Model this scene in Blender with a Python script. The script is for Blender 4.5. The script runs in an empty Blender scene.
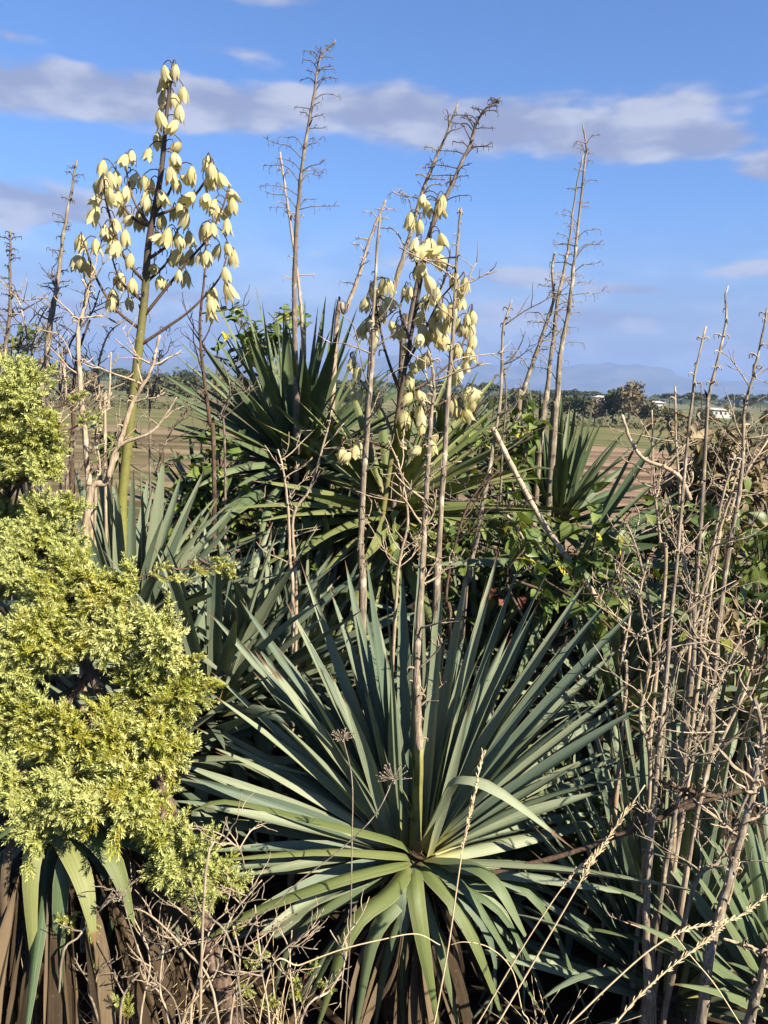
import bpy, math, random
import numpy as np
from mathutils import Vector, Matrix

rnd = random.Random(11)
SC = bpy.context.scene
COL = SC.collection
R = math.radians

# ------------------------------------------------------------------ camera
F_PX, CX, CY = 800.0, 384.0, 512.0
PITCH, ROLL = R(8.95), R(2.4)
CAM = Vector((0, 0, 1.6))
fwd0 = Vector((0, math.cos(PITCH), -math.sin(PITCH)))
up0 = Vector((0, math.sin(PITCH), math.cos(PITCH)))
rt0 = Vector((1, 0, 0))
c_, s_ = math.cos(ROLL), math.sin(ROLL)
RT = rt0 * c_ + up0 * s_
UP = up0 * c_ - rt0 * s_
FW = fwd0
cam_d = bpy.data.cameras.new('camera')
cam_d.sensor_fit = 'VERTICAL'
cam_d.sensor_height = 24.0
cam_d.lens = F_PX * 24.0 / 1024.0
cam_d.clip_start = 0.05
cam_d.clip_end = 40000
cam = bpy.data.objects.new('camera', cam_d)
COL.objects.link(cam)
m = Matrix((RT, UP, -FW)).transposed().to_4x4()
m.translation = CAM
cam.matrix_world = m
SC.camera = cam

def ray(px, py):
    return (FW + RT * ((px - CX) / F_PX) + UP * ((CY - py) / F_PX))

def P(px, py, d):
    """the place seen at that pixel, d metres north of the viewer"""
    v = ray(px, py)
    return CAM + v * (d / v.y)

# ------------------------------------------------------------------ light
SUN_AZ, SUN_EL = R(131), R(39)        # azimuth clockwise from +Y
sun_dir = Vector((math.sin(SUN_AZ) * math.cos(SUN_EL), math.cos(SUN_AZ) * math.cos(SUN_EL), math.sin(SUN_EL)))
sd = bpy.data.lights.new('sun', 'SUN')
sd.energy = 5.0
sd.angle = R(0.5)
sd.color = (1.0, 0.89, 0.70)
so = bpy.data.objects.new('sun', sd)
COL.objects.link(so)
so.rotation_euler = (-sun_dir).to_track_quat('-Z', 'Y').to_euler()

SC.view_settings.view_transform = 'Standard'
SC.view_settings.look = 'None'
SC.view_settings.gamma = 1.0
SC.view_settings.exposure = 1.80
SC.cycles.max_bounces = 5
SC.cycles.diffuse_bounces = 3
SC.cycles.glossy_bounces = 2
SC.cycles.volume_bounces = 0
SC.view_settings.use_curve_mapping = False

W = bpy.data.worlds.new('World')
SC.world = W
W.use_nodes = True
W.cycles.sampling_method = 'MANUAL'
W.cycles.sample_map_resolution = 256

class NT:
    def __init__(s, tree):
        s.t = tree
        s.t.nodes.clear()
    def n(s, kind, **kw):
        o = s.t.nodes.new(kind)
        for k, v in kw.items():
            setattr(o, k, v)
        return o
    def put(s, node, key, val):
        if val is None:
            return
        if isinstance(val, bpy.types.NodeSocket):
            s.t.links.new(val, node.inputs[key])
        else:
            i = node.inputs[key]
            if i.type == 'RGBA' and len(val) == 3:
                val = (*val, 1)
            i.default_value = val
    def math(s, op, a, b=None, c=None, clamp=False):
        o = s.n('ShaderNodeMath', operation=op, use_clamp=clamp)
        s.put(o, 0, a); s.put(o, 1, b); s.put(o, 2, c)
        return o.outputs[0]
    def mix(s, f, a, b, blend='MIX'):
        o = s.n('ShaderNodeMix', data_type='RGBA', blend_type=blend)
        s.put(o, 0, f); s.put(o, 6, a); s.put(o, 7, b)
        return o.outputs[2]
    def rng(s, v, a, b, c=0.0, d=1.0, kind='SMOOTHSTEP'):
        o = s.n('ShaderNodeMapRange', interpolation_type=kind)
        s.put(o, 0, v); s.put(o, 1, a); s.put(o, 2, b); s.put(o, 3, c); s.put(o, 4, d)
        return o.outputs[0]
    def xyz(s, x, y, z):
        o = s.n('ShaderNodeCombineXYZ')
        s.put(o, 0, x); s.put(o, 1, y); s.put(o, 2, z)
        return o.outputs[0]
    def sep(s, v):
        o = s.n('ShaderNodeSeparateXYZ')
        s.put(o, 0, v)
        return o.outputs
    def noise(s, vec, scale=5.0, detail=3.0, rough=0.5, out=0):
        o = s.n('ShaderNodeTexNoise')
        s.put(o, 'Vector', vec); s.put(o, 'Scale', scale); s.put(o, 'Detail', detail); s.put(o, 'Roughness', rough)
        return o.outputs[out]

def pix_azel(px, py):
    v = ray(px, py).normalized()
    return math.degrees(math.atan2(v.x, v.y)), math.degrees(math.asin(v.z))

def build_world():
    t = NT(W.node_tree)
    sky = t.n('ShaderNodeTexSky', sky_type='NISHITA', sun_disc=False)
    sky.sun_elevation = SUN_EL
    sky.sun_rotation = SUN_AZ
    sky.altitude = 0
    sky.air_density = 1.0
    sky.dust_density = 0.6
    sky.ozone_density = 2.6
    bg = t.n('ShaderNodeBackground')
    t.put(bg, 'Color', t.mix(1.0, sky.outputs[0], (.54, .77, 1.10), 'MULTIPLY'))
    bg.inputs['Strength'].default_value = 0.050
    tc = t.n('ShaderNodeTexCoord')
    x, y, z = t.sep(tc.outputs['Generated'])
    az = t.math('MULTIPLY', t.math('ARCTAN2', x, y), 57.29578)
    el = t.math('MULTIPLY', t.math('ARCSINE', z), 57.29578)
    # clouds: soft flat banks given by azimuth and elevation, broken up by noise
    banks = []
    for (px, py, rx, ry, dens) in [
            (-10, 80, 95, 30, 1.0), (85, 92, 110, 26, 1.0), (190, 102, 110, 26, .95), (290, 104, 70, 18, .75),
            (395, 108, 70, 28, 1.0), (490, 128, 110, 30, .95), (600, 138, 100, 26, 1.0), (690, 140, 62, 20, 1.05),
            (775, 165, 40, 18, .9), (650, 108, 90, 22, .5), (560, 98, 70, 14, .4),
            (-5, 200, 95, 26, 1.0), (75, 210, 60, 20, .8), (10, 36, 24, 10, .5), (210, 50, 90, 10, .25), (250, -4, 90, 10, .5),
            (520, 278, 60, 12, .7), (640, 290, 62, 9, .7), (600, 318, 170, 20, .8), (380, 262, 70, 14, .35), (190, 296, 90, 15, .6),
            (70, 312, 130, 20, .75), (480, 350, 260, 14, .75), (690, 346, 150, 16, .75), (250, 332, 190, 16, .7), (775, 270, 70, 14, .5)]:
        a, e = pix_azel(px, py)
        banks.append((a, e, rx / F_PX * 57.3, ry * .80 / F_PX * 57.3, dens))
    rr = random.Random(5)
    for k in range(20):           # the same kind of cloud goes on round the rest of the sky
        a = 42 + k * (276 / 20) + rr.uniform(-6, 6)
        if a > 180: a -= 360
        banks.append((a, rr.uniform(4, 24), rr.uniform(5, 9), rr.uniform(1.2, 2.2), rr.uniform(.6, 1.0)))
    nv = t.xyz(t.math('MULTIPLY', az, 0.10), t.math('MULTIPLY', el, 0.26), 0.3)
    w1 = t.noise(nv, 1.5, 3.0, 0.5)
    w2 = t.noise(t.xyz(t.math('MULTIPLY', az, 0.20), t.math('MULTIPLY', el, 0.46), 4.0), 1.2, 4.0, 0.5)
    mask = None
    pv2 = t.xyz(az, el, 0)
    for (a, e, ra, re_, dens) in banks:
        q = t.n('ShaderNodeVectorMath', operation='MULTIPLY_ADD')
        t.put(q, 0, pv2); t.put(q, 1, (1 / ra, 1 / re_, 0)); t.put(q, 2, (-a / ra, -e / re_, 0))
        ln = t.n('ShaderNodeVectorMath', operation='LENGTH')
        t.put(ln, 0, q.outputs[0])
        v = t.math('MULTIPLY_ADD', ln.outputs['Value'], -dens, 1.25 * dens)
        mask = v if mask is None else t.math('SMOOTH_MAX', mask, v, 0.25)
    dn = t.math('ADD', mask, t.math('MULTIPLY', t.math('SUBTRACT', w1, 0.5), 1.7))
    dn = t.math('ADD', dn, t.math('MULTIPLY', t.math('SUBTRACT', w2, 0.5), 0.8))
    dens = t.rng(dn, 0.10, 0.60, 0.0, 0.93)
    veil = t.rng(el, 1.0, 13.0, 0.90, 0.0)
    dens = t.math('MAXIMUM', dens, veil)
    tone = t.rng(t.math('ADD', w2, t.math('MULTIPLY', t.math('SUBTRACT', w1, 0.5), 0.8)), 0.36, 0.72)
    ccol = t.mix(tone, (0.345, 0.39, 0.575), (0.64, 0.67, 0.80))
    cb = t.n('ShaderNodeBackground')
    t.put(cb, 'Color', ccol)
    cb.inputs['Strength'].default_value = 0.285
    mx = t.n('ShaderNodeMixShader')
    t.put(mx, 0, dens); t.put(mx, 1, bg.outputs[0]); t.put(mx, 2, cb.outputs[0])
    out = t.n('ShaderNodeOutputWorld')
    t.put(out, 'Surface', mx.outputs[0])
build_world()

# ------------------------------------------------------------------ materials
def material(name):
    mt = bpy.data.materials.new(name)
    mt.use_nodes = True
    return mt, NT(mt.node_tree)

def finish(t, col, rough=0.6, spec=0.3, bump=None, bstr=0.3, bdist=0.002, trans=None, tcol=None):
    b = t.n('ShaderNodeBsdfPrincipled')
    t.put(b, 'Base Color', col); t.put(b, 'Roughness', rough)
    b.inputs['Specular IOR Level'].default_value = spec
    if bump is not None:
        bn = t.n('ShaderNodeBump')
        bn.inputs['Strength'].default_value = bstr
        bn.inputs['Distance'].default_value = bdist
        t.put(bn, 'Height', bump)
        t.put(b, 'Normal', bn.outputs[0])
    o = t.n('ShaderNodeOutputMaterial')
    if trans:
        tr = t.n('ShaderNodeBsdfTranslucent')
        t.put(tr, 'Color', tcol if tcol is not None else col)
        mx = t.n('ShaderNodeMixShader')
        t.put(mx, 0, trans); t.put(mx, 1, b.outputs[0]); t.put(mx, 2, tr.outputs[0])
        t.put(o, 'Surface', mx.outputs[0])
    else:
        t.put(o, 'Surface', b.outputs[0])

def uvs(t):
    return t.sep(t.n('ShaderNodeUVMap', uv_map='UVMap').outputs[0])

def orand(t):
    return t.n('ShaderNodeObjectInfo').outputs['Random']

def blade_mat(name, lo, hi, base, tip, rough=0.55, spec=0.28, edge=(0.20, 0.19, 0.11)):
    mt, t = material(name)
    u, v, _ = uvs(t)
    r = orand(t)
    st = t.noise(t.xyz(t.math('MULTIPLY', u, 11), t.math('MULTIPLY', v, 0.7), t.math('MULTIPLY', r, 90)), 1.6, 3, .6)
    bl = t.noise(t.xyz(t.math('MULTIPLY', u, 2.0), t.math('MULTIPLY', v, 7), t.math('MULTIPLY', r, 50)), 1.0, 4, .65)
    c = t.mix(t.rng(t.math('ADD', t.math('MULTIPLY', r, .8), t.math('MULTIPLY', bl, .5)), 0.1, 1.1), lo, hi)
    c = t.mix(t.rng(st, .35, .72, 0, .42), c, t.mix(1.0, c, (1.6, 1.55, 1.5), 'MULTIPLY'))
    c = t.mix(t.rng(st, .28, .40, .35, 0), c, t.mix(1.0, c, (.6, .62, .55), 'MULTIPLY'))
    ed = t.math('ABSOLUTE', t.math('SUBTRACT', u, .5))
    c = t.mix(t.rng(ed, .462, .492, 0, .7), c, edge)
    c = t.mix(t.rng(t.math('ADD', v, t.math('MULTIPLY', t.math('SUBTRACT', bl, .5), .1)), .03, .20, 1, 0), c, base)
    spt = t.noise(t.xyz(t.math('MULTIPLY', u, 4), t.math('MULTIPLY', v, 40), t.math('MULTIPLY', r, 33)), 1.4, 3, .6)
    c = t.mix(t.rng(spt, .62, .72, 0, .6), c, (.13, .10, .06))
    tipn = t.math('ADD', v, t.math('MULTIPLY', t.math('SUBTRACT', r, .5), .06))
    c = t.mix(t.rng(tipn, .93, .965), c, tip)
    finish(t, c, rough, spec, st, .6, .0015, .06, t.mix(1.0, c, (1.0, 1.2, .5), 'MULTIPLY'))
    return mt

M = {}
M['blade'] = blade_mat('glaucous_leaf', (.056, .084, .060), (.150, .174, .112), (.236, .224, .083), (.083, .047, .026))
M['blade_green'] = blade_mat('green_leaf', (.040, .066, .030), (.085, .112, .055), (.16, .15, .055), (.07, .04, .02))
M['blade_yellow'] = blade_mat('yellow_green_leaf', (.066, .086, .028), (.125, .138, .050), (.17, .15, .06), (.12, .07, .032))
M['dead'] = blade_mat('dead_leaf', (.022, .015, .009), (.105, .078, .050), (.05, .033, .02), (.03, .02, .013), .85, .08, (.04, .028, .017))

def bark_mat(name, dark, light, pale, sx=60, sl=9, rough=.85):
    mt, t = material(name)
    pos = t.n('ShaderNodeTexCoord').outputs['Object']
    x, y, z = t.sep(pos)
    r = orand(t)
    st = t.noise(t.xyz(t.math('MULTIPLY', x, sx * 2), t.math('MULTIPLY', y, sx * 2), t.math('MULTIPLY', z, sl)), 1.8, 5, .7)
    b2 = t.noise(pos, 22, 4, .6)
    c = t.mix(t.rng(st, .3, .7), dark, light)
    c = t.mix(t.rng(b2, .52, .68, 0, .8), c, pale)
    c = t.mix(t.rng(b2, .30, .38, .75, 0), c, t.mix(1.0, dark, (.45, .42, .4), 'MULTIPLY'))
    b3 = t.noise(pos, 5, 3, .6)
    c = t.mix(t.rng(b3, .45, .68, 0, .65), c, t.mix(1.0, c, (.62, .64, .66), 'MULTIPLY'))
    c = t.mix(t.math('MULTIPLY', r, .35), c, t.mix(1.0, c, (.6, .57, .54), 'MULTIPLY'))
    finish(t, c, rough, .12, st, .9, .003)
    return mt

M['stalk'] = bark_mat('dry_stalk_bark', (.105, .084, .064), (.30, .250, .188), (.45, .395, .310))
M['stalk_grey'] = bark_mat('weathered_stalk_bark', (.085, .068, .056), (.19, .155, .128), (.30, .26, .215))
M['twig'] = bark_mat('pale_twig_bark', (0.224, 0.169, 0.12), (0.413, 0.335, 0.244), (0.521, 0.446, 0.347))
M['twig_dark'] = bark_mat('brown_twig_bark', (0.0555, 0.0361, 0.0266), (0.117, 0.0807, 0.0583), (0.178, 0.13, 0.0947))
M['jbark'] = bark_mat('juniper_bark', (0.0666, 0.0444, 0.0333), (0.167, 0.117, 0.0888), (0.233, 0.178, 0.144), 40, 8)
M['trunk'] = bark_mat('yucca_trunk_bark', (0.0311, 0.0218, 0.0155), (0.0777, 0.0518, 0.0363), (0.114, 0.0829, 0.057), 30, 30)
M['cane'] = bark_mat('pale_cane', (0.283, 0.22, 0.158), (0.425, 0.346, 0.251), (0.519, 0.448, 0.346), 50, 4)

def green_stem():
    mt, t = material('green_flower_stem')
    u, v, _ = uvs(t)
    pos = t.n('ShaderNodeTexCoord').outputs['Object']
    n = t.noise(pos, 30, 4, .6)
    z = t.math('ADD', v, t.math('MULTIPLY', t.math('SUBTRACT', n, .5), .25))
    c = t.mix(t.rng(z, .0, .30), (.150, .155, .040), (.120, .115, .038))
    c = t.mix(t.rng(z, .30, .52), c, (.060, .044, .036))
    c = t.mix(t.rng(n, .6, .72, 0, .5), c, (.16, .10, .05))
    c = t.mix(t.rng(t.noise(pos, 90, 3, .6), .5, .7, 0, .4), c, t.mix(1.0, c, (.6, .55, .5), 'MULTIPLY'))
    finish(t, c, .6, .2, n, .5, .003)
    return mt
M['gstem'] = green_stem()

def flower_mat():
    mt, t = material('cream_petal')
    u, v, _ = uvs(t)
    r = orand(t)
    st = t.noise(t.xyz(t.math('MULTIPLY', u, 30), v, t.math('MULTIPLY', r, 40)), 1.3, 3, .5)
    c = t.mix(r, (.52, .475, .25), (.56, .52, .34))
    c = t.mix(t.rng(st, .4, .75, 0, .35), c, (.42, .36, .12))
    c = t.mix(t.rng(v, .0, .22, .75, 0), c, (.42, .40, .15))
    c = t.mix(t.math('MULTIPLY', t.rng(v, .86, 1.0), t.rng(r, .5, .9)), c, (.50, .34, .16))
    finish(t, c, .6, .2, st, .2, .001, .46, t.mix(1.0, c, (1.1, 1.06, .82), 'MULTIPLY'))
    return mt
M['flower'] = flower_mat()

def leaf_mat(name, lo, hi, odd, rough=.46, spec=.35, trans=.18, vein=1.35, odd_at=.93):
    mt, t = material(name)
    u, v, _ = uvs(t)
    r = orand(t)
    n = t.noise(t.xyz(t.math('MULTIPLY', u, 3), t.math('MULTIPLY', v, 3), t.math('MULTIPLY', r, 70)), 2.0, 4, .6)
    c = t.mix(t.rng(t.math('ADD', t.math('MULTIPLY', r, .7), t.math('MULTIPLY', n, .6)), .2, 1.0), lo, hi)
    mid = t.math('ABSOLUTE', t.math('SUBTRACT', u, .5))
    c = t.mix(t.rng(mid, .0, .05, .6, 0), c, t.mix(1.0, c, (vein, vein, vein), 'MULTIPLY'))
    c = t.mix(t.rng(t.math('FRACT', t.math('MULTIPLY', r, 7.31)), odd_at, odd_at + .02), c, odd)
    c = t.mix(t.rng(n, .64, .72, 0, .6), c, (.10, .08, .03))
    finish(t, c, rough, spec, n, .25, .002, trans, t.mix(1.0, c, (1.3, 1.4, .5), 'MULTIPLY'))
    return mt
M['vine'] = leaf_mat('glossy_vine_leaf', (.040, .074, .016), (.125, .165, .042), (.30, .27, .03))
M['shrub'] = leaf_mat('evergreen_leaf', (.034, .058, .014), (.090, .120, .026), (.12, .14, .02))
M['dryleaf'] = leaf_mat('dry_curled_leaf', (.085, .062, .036), (.225, .185, .115), (.15, .15, .045), .8, .1, .10)
M['redleaf'] = leaf_mat('red_dead_leaf', (0.077, 0.0207, 0.0118), (0.13, 0.0414, 0.0237), (0.118, 0.0355, 0.0178), .7, .2, .1)

def needle_mat():
    mt, t = material('juniper_needle')
    a = t.n('ShaderNodeAttribute', attribute_name='tint').outputs['Fac']
    r = orand(t)
    yel = t.mix(r, (0.206, 0.22, 0.0275), (0.323, 0.295, 0.0412))
    sil = t.mix(r, (.325, .350, .115), (.435, .440, .185))
    k = t.rng(t.math('ADD', a, t.math('MULTIPLY', t.math('SUBTRACT', t.math('FRACT', t.math('MULTIPLY', r, 5.7)), .5), .35)), .30, .70)
    c = t.mix(k, yel, sil)
    c = t.mix(t.rng(a, .93, .97), c, (.30, .19, .08))
    finish(t, c, .5, .3, None, .3, .002, .15, t.mix(1.0, c, (1.1, 1.15, .5), 'MULTIPLY'))
    return mt
M['needle'] = needle_mat()

def straw_mat():
    mt, t = material('dry_grass_straw')
    r = orand(t)
    n = t.noise(t.n('ShaderNodeTexCoord').outputs['Object'], 60, 3, .6)
    c = t.mix(n, (.34, .25, .145), (.60, .49, .32))
    finish(t, c, .8, .15)
    return mt
M['straw'] = straw_mat()

def plain(name, a, b, scale=3.0, rough=.9, spec=.1, trans=None):
    mt, t = material(name)
    n = t.noise(t.n('ShaderNodeTexCoord').outputs['Object'], scale, 4, .6)
    c = t.mix(t.rng(n, .3, .7), a, b)
    c = t.mix(t.math('MULTIPLY', orand(t), .4), c, t.mix(1.0, c, (.62, .66, .62), 'MULTIPLY'))
    finish(t, c, rough, spec, None, .3, .002, trans)
    return mt
M['tree_olive'] = plain('olive_tree_foliage', (0.0555, 0.0629, 0.0333), (0.115, 0.111, 0.0592), .8, .8, .1, .1)
M['tree_tan'] = plain('bronze_tree_foliage', (0.111, 0.0925, 0.0555), (0.192, 0.155, 0.0962), .8, .8, .1, .1)
M['tree_dark'] = plain('dark_pine_foliage', (0.037, 0.0481, 0.0222), (0.074, 0.0888, 0.0407), .8, .8, .1, .1)
M['tree_bark'] = plain('far_tree_bark', (.10, .075, .06), (.2, .16, .13), 2.0)
M['gbase'] = plain('green_stalk_base', (0.118, 0.126, 0.037), (0.222, 0.2, 0.0666), 14, .6, .25)
M['white_wall'] = plain('white_render', (0.367, 0.355, 0.332), (0.45, 0.438, 0.414), .6)
M['roof'] = plain('pale_roof', (.42, .36, .32), (.55, .48, .43), .8)
M['pane'] = plain('dark_window', (.04, .05, .06), (.07, .08, .09), 1, .2, .5)
M['cream_wall'] = plain('cream_render', (0.367, 0.326, 0.237), (0.426, 0.385, 0.296), .6)

def ground_mat():
    mt, t = material('ground_soil_and_field')
    pos = t.n('ShaderNodeNewGeometry').outputs['Position']
    x, y, z = t.sep(pos)
    n = t.noise(pos, 6, 6, .65)
    n2 = t.noise(pos, .06, 4, .6)
    near = t.mix(t.rng(n, .35, .7), (.014, .010, .007), (.05, .036, .022))
    yy = t.math('ADD', y, t.math('MULTIPLY', x, .05))
    rows = t.noise(t.xyz(t.math('MULTIPLY', x, .012), t.math('MULTIPLY', yy, .22), 0), 1.0, 5, .72)
    clods = t.noise(pos, .8, 5, .7)
    till = t.mix(t.rng(rows, .42, .58), (.060, .037, .023), (.215, .155, .105))
    till = t.mix(t.rng(clods, .4, .65, 0, .5), till, t.mix(1.0, till, (.7, .66, .62), 'MULTIPLY'))
    grass = t.mix(t.rng(t.noise(t.xyz(t.math('MULTIPLY', x, .05), t.math('MULTIPLY', y, .16), 2), 1.0, 4, .65), .35, .65), (0.0725, 0.0799, 0.0285), (0.13, 0.117, 0.057))
    far = t.mix(t.rng(n2, .4, .62), (0.074, 0.0888, 0.0407), (0.148, 0.126, 0.0703))
    e = t.math('ADD', yy, t.math('MULTIPLY', t.math('SUBTRACT', n2, .5), 26))
    till = t.mix(t.math('MULTIPLY', t.rng(t.math('ADD', x, t.math('MULTIPLY', t.math('SUBTRACT', n2, .5), 30)), -8, -16), .4), till, grass)
    c = t.mix(t.rng(e, 16, 22), near, till)
    c = t.mix(t.rng(e, 101, 108), c, grass)
    c = t.mix(t.rng(e, 205, 240), c, far)
    finish(t, c, .95, .05, n, .6, .03)
    return mt
M['ground'] = ground_mat()

def hill_mat():
    mt, t = material('far_hill_scrub')
    pos = t.n('ShaderNodeNewGeometry').outputs['Position']
    n = t.noise(pos, .0035, 6, .65)
    c = t.mix(t.rng(n, .38, .62), (.035, .045, .035), (.10, .095, .08))
    finish(t, c, .95, .05)
    return mt
M['hill'] = hill_mat()

# ------------------------------------------------------------------ mesh helpers
def mesh(name, V, F, mat, uv=None, smooth=True, attr=None):
    me = bpy.data.meshes.new(name)
    V = np.asarray(V, dtype=np.float32).reshape(-1, 3)
    me.from_pydata([tuple(v) for v in V.tolist()], [], F)
    me.materials.append(mat)
    if uv is not None:
        l = me.uv_layers.new(name='UVMap')
        idx = np.empty(len(me.loops), dtype=np.int32)
        me.loops.foreach_get('vertex_index', idx)
        l.data.foreach_set('uv', np.asarray(uv, dtype=np.float32)[idx].ravel())
    if smooth:
        me.polygons.foreach_set('use_smooth', [True] * len(me.polygons))
    if attr is not None:
        at = me.attributes.new('tint', 'FLOAT', 'FACE')
        at.data.foreach_set('value', np.asarray(attr, dtype=np.float32))
    return me

def link(name, me, parent=None, mat_world=None):
    o = bpy.data.objects.new(name, me)
    COL.objects.link(o)
    if parent is not None:
        o.parent = parent
        o.matrix_parent_inverse = Matrix(WM[parent.name]).inverted()
    mw = Matrix.Identity(4) if mat_world is None else mat_world
    o.matrix_basis = mw
    WM[o.name] = mw.copy()
    return o
WM = {}

def mk(name, V, F, mat, parent=None, uv=None, smooth=True, origin=None, attr=None):
    V = np.asarray(V, dtype=np.float64).reshape(-1, 3)
    mw = None
    if origin is not None:
        V = V - np.array(origin)
        mw = Matrix.Translation(Vector(origin))
    return link(name, mesh(name, V, F, mat, uv, smooth, attr), parent, mw)

def thing(name, label, cat, loc, group=None):
    o = link(name, None, None, Matrix.Translation(Vector(loc)))
    o.empty_display_size = .1
    return tag(o, label, cat, group)

def tag(o, label, cat, group=None, kind=None):
    if label: o['label'] = label
    if cat: o['category'] = cat
    if group: o['group'] = group
    if kind: o['kind'] = kind
    return o

def spline(pts, n):
    """Catmull-Rom through pts, n samples"""
    p = np.array([list(q) for q in pts], dtype=float)
    if len(p) == 2:
        return p[0] + np.linspace(0, 1, n)[:, None] * (p[1] - p[0])
    p = np.vstack([2 * p[0] - p[1], p, 2 * p[-1] - p[-2]])
    k = len(p) - 3
    out = []
    for s in np.linspace(0, k - 1e-6, n):
        i = int(s); t = s - i
        a, b, c, d = p[i:i + 4]
        out.append(.5 * (2 * b + (c - a) * t + (2 * a - 5 * b + 4 * c - d) * t * t + (3 * b - a - 3 * c + d) * t ** 3))
    return np.array(out)

def tube(C, rad, n=6, cap=True, lump=0.0, rng_=None):
    C = np.asarray(C, dtype=float)
    k = len(C)
    rad = np.broadcast_to(np.asarray(rad, dtype=float), (k,)).copy()
    if lump and rng_:
        rad *= np.array([1 + rng_.uniform(-lump, lump) for _ in range(k)])
    T = np.gradient(C, axis=0)
    T /= np.maximum(np.linalg.norm(T, axis=1)[:, None], 1e-9)
    ref = np.array([0, 0, 1.0]) if abs(T[0][2]) < .9 else np.array([1.0, 0, 0])
    N = np.cross(T[0], ref); N /= np.linalg.norm(N)
    V, F, UV = [], [], []
    for i in range(k):
        N = N - T[i] * np.dot(N, T[i]); N /= max(np.linalg.norm(N), 1e-9)
        B = np.cross(T[i], N)
        for j in range(n):
            a = 2 * math.pi * j / n
            V.append(C[i] + rad[i] * (math.cos(a) * N + math.sin(a) * B))
            UV.append((j / n, i / max(k - 1, 1)))
    for i in range(k - 1):
        for j in range(n):
            j2 = (j + 1) % n
            F.append((i * n + j, i * n + j2, (i + 1) * n + j2, (i + 1) * n + j))
    if cap:
        F.append(tuple(range(n - 1, -1, -1)))
        F.append(tuple((k - 1) * n + j for j in range(n)))
    return V, F, UV

def join(parts):
    V, F, UV = [], [], []
    for v, f, u in parts:
        o = len(V)
        V += list(v); UV += list(u)
        F += [tuple(i + o for i in q) for q in f]
    return V, F, UV

# ------------------------------------------------------------------ leaves of the yuccas
def blade(path, w, side, fold=.28, roll=0.0, nl=10, cols=(-1, -.5, 0, .5, 1), wave=0.0, cut=1.0):
    """sword leaf along path (k x 3); side = a vector across; channelled, pointed"""
    C = np.asarray(path, dtype=float)
    k = len(C)
    T = np.gradient(C, axis=0)
    T /= np.linalg.norm(T, axis=1)[:, None]
    V, F, UV = [], [], []
    nc = len(cols)
    for i in range(k):
        t = i / (k - 1) * cut
        s = np.asarray(side, dtype=float)
        s = s - T[i] * np.dot(s, T[i]); s /= np.linalg.norm(s)
        nrm = np.cross(s, T[i])
        a = roll * t
        s, nrm = s * math.cos(a) + nrm * math.sin(a), nrm * math.cos(a) - s * math.sin(a)
        if t < .38: ww = .52 + .48 * math.sin(t / .38 * math.pi / 2)
        else: ww = max(0.0, 1 - ((t - .38) / .62) ** 1.9)
        ww = max(ww, .012) * w * .5
        fo = fold * (1 - .55 * t)
        for c in cols:
            z = (abs(c) ** 1.1) * ww * fo * 1.9 + wave * ww * math.sin(t * 13 + c * 2.0)
            V.append(C[i] + s * (c * ww * math.cos(fo)) + nrm * z)
            UV.append(((c + 1) / 2, t))
    for i in range(k - 1):
        for j in range(nc - 1):
            F.append((i * nc + j, i * nc + j + 1, (i + 1) * nc + j + 1, (i + 1) * nc + j))
    return V, F, UV

def bez(a, b, c, n):
    t = np.linspace(0, 1, n)[:, None]
    a, b, c = (np.array(list(q), dtype=float) for q in (a, b, c))
    return (1 - t) ** 2 * a + 2 * t * (1 - t) * b + t * t * c

def proto_blades(mat, tagname, ratio=.072, rng_=None):
    """leaf shapes of unit length along +X, bending in XZ"""
    out = []
    for k, (d, kink) in enumerate([(-.04, 0), (-.08, 0), (.05, 0), (-.16, 0), (-.22, 0), (-.10, 0), (-.30, 0), (-.45, 0), (.0, .55), (-.12, .7)]):
        n = 10
        if kink:
            s = kink
            C = spline([(0, 0, 0), (s * .5, 0, .03), (s, 0, .02), (s + .05, 0, -.03), (s + .08 + (1 - s) * .3, 0, -(1 - s) * .85)], n)
        else:
            C = bez((0, 0, 0), (.5, 0, abs(d) * .55 + .03), (1 - abs(d) * .35, 0, d), n)
        dd_ = tagname == 'dead_leaf'
        v, f, u = blade(C, ratio, (0, 1, 0), .16 if dd_ else .44, rng_.uniform(-2.6, 2.6) if dd_ else rng_.uniform(-.6, .6), n, (-1, -.5, 0, .5, 1), .10 if dd_ else .05)
        out.append(mesh(tagname, v, f, mat, u))
    return out
prng = random.Random(3)
PB = {k: proto_blades(M[k], 'dead_leaf' if k == 'dead' else 'leaf', prng.choice([.07, .075]), prng) for k in ('blade', 'blade_green', 'blade_yellow', 'dead')}

def put_leaf(plant, kind, base, az, el, L, wscale=1.0, variant=None, rng_=rnd, roll=0.0, name='leaf'):
    pb = PB[kind]
    if variant is None: variant = rng_.choice(range(len(pb)))
    mw = (Matrix.Translation(base) @ Matrix.Rotation(az, 4, 'Z') @ Matrix.Rotation(-el, 4, 'Y') @ Matrix.Rotation(roll, 4, 'X')
          @ Matrix.Diagonal((L, L * wscale, L, 1)))
    return link(name, pb[variant], plant, mw)

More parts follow.
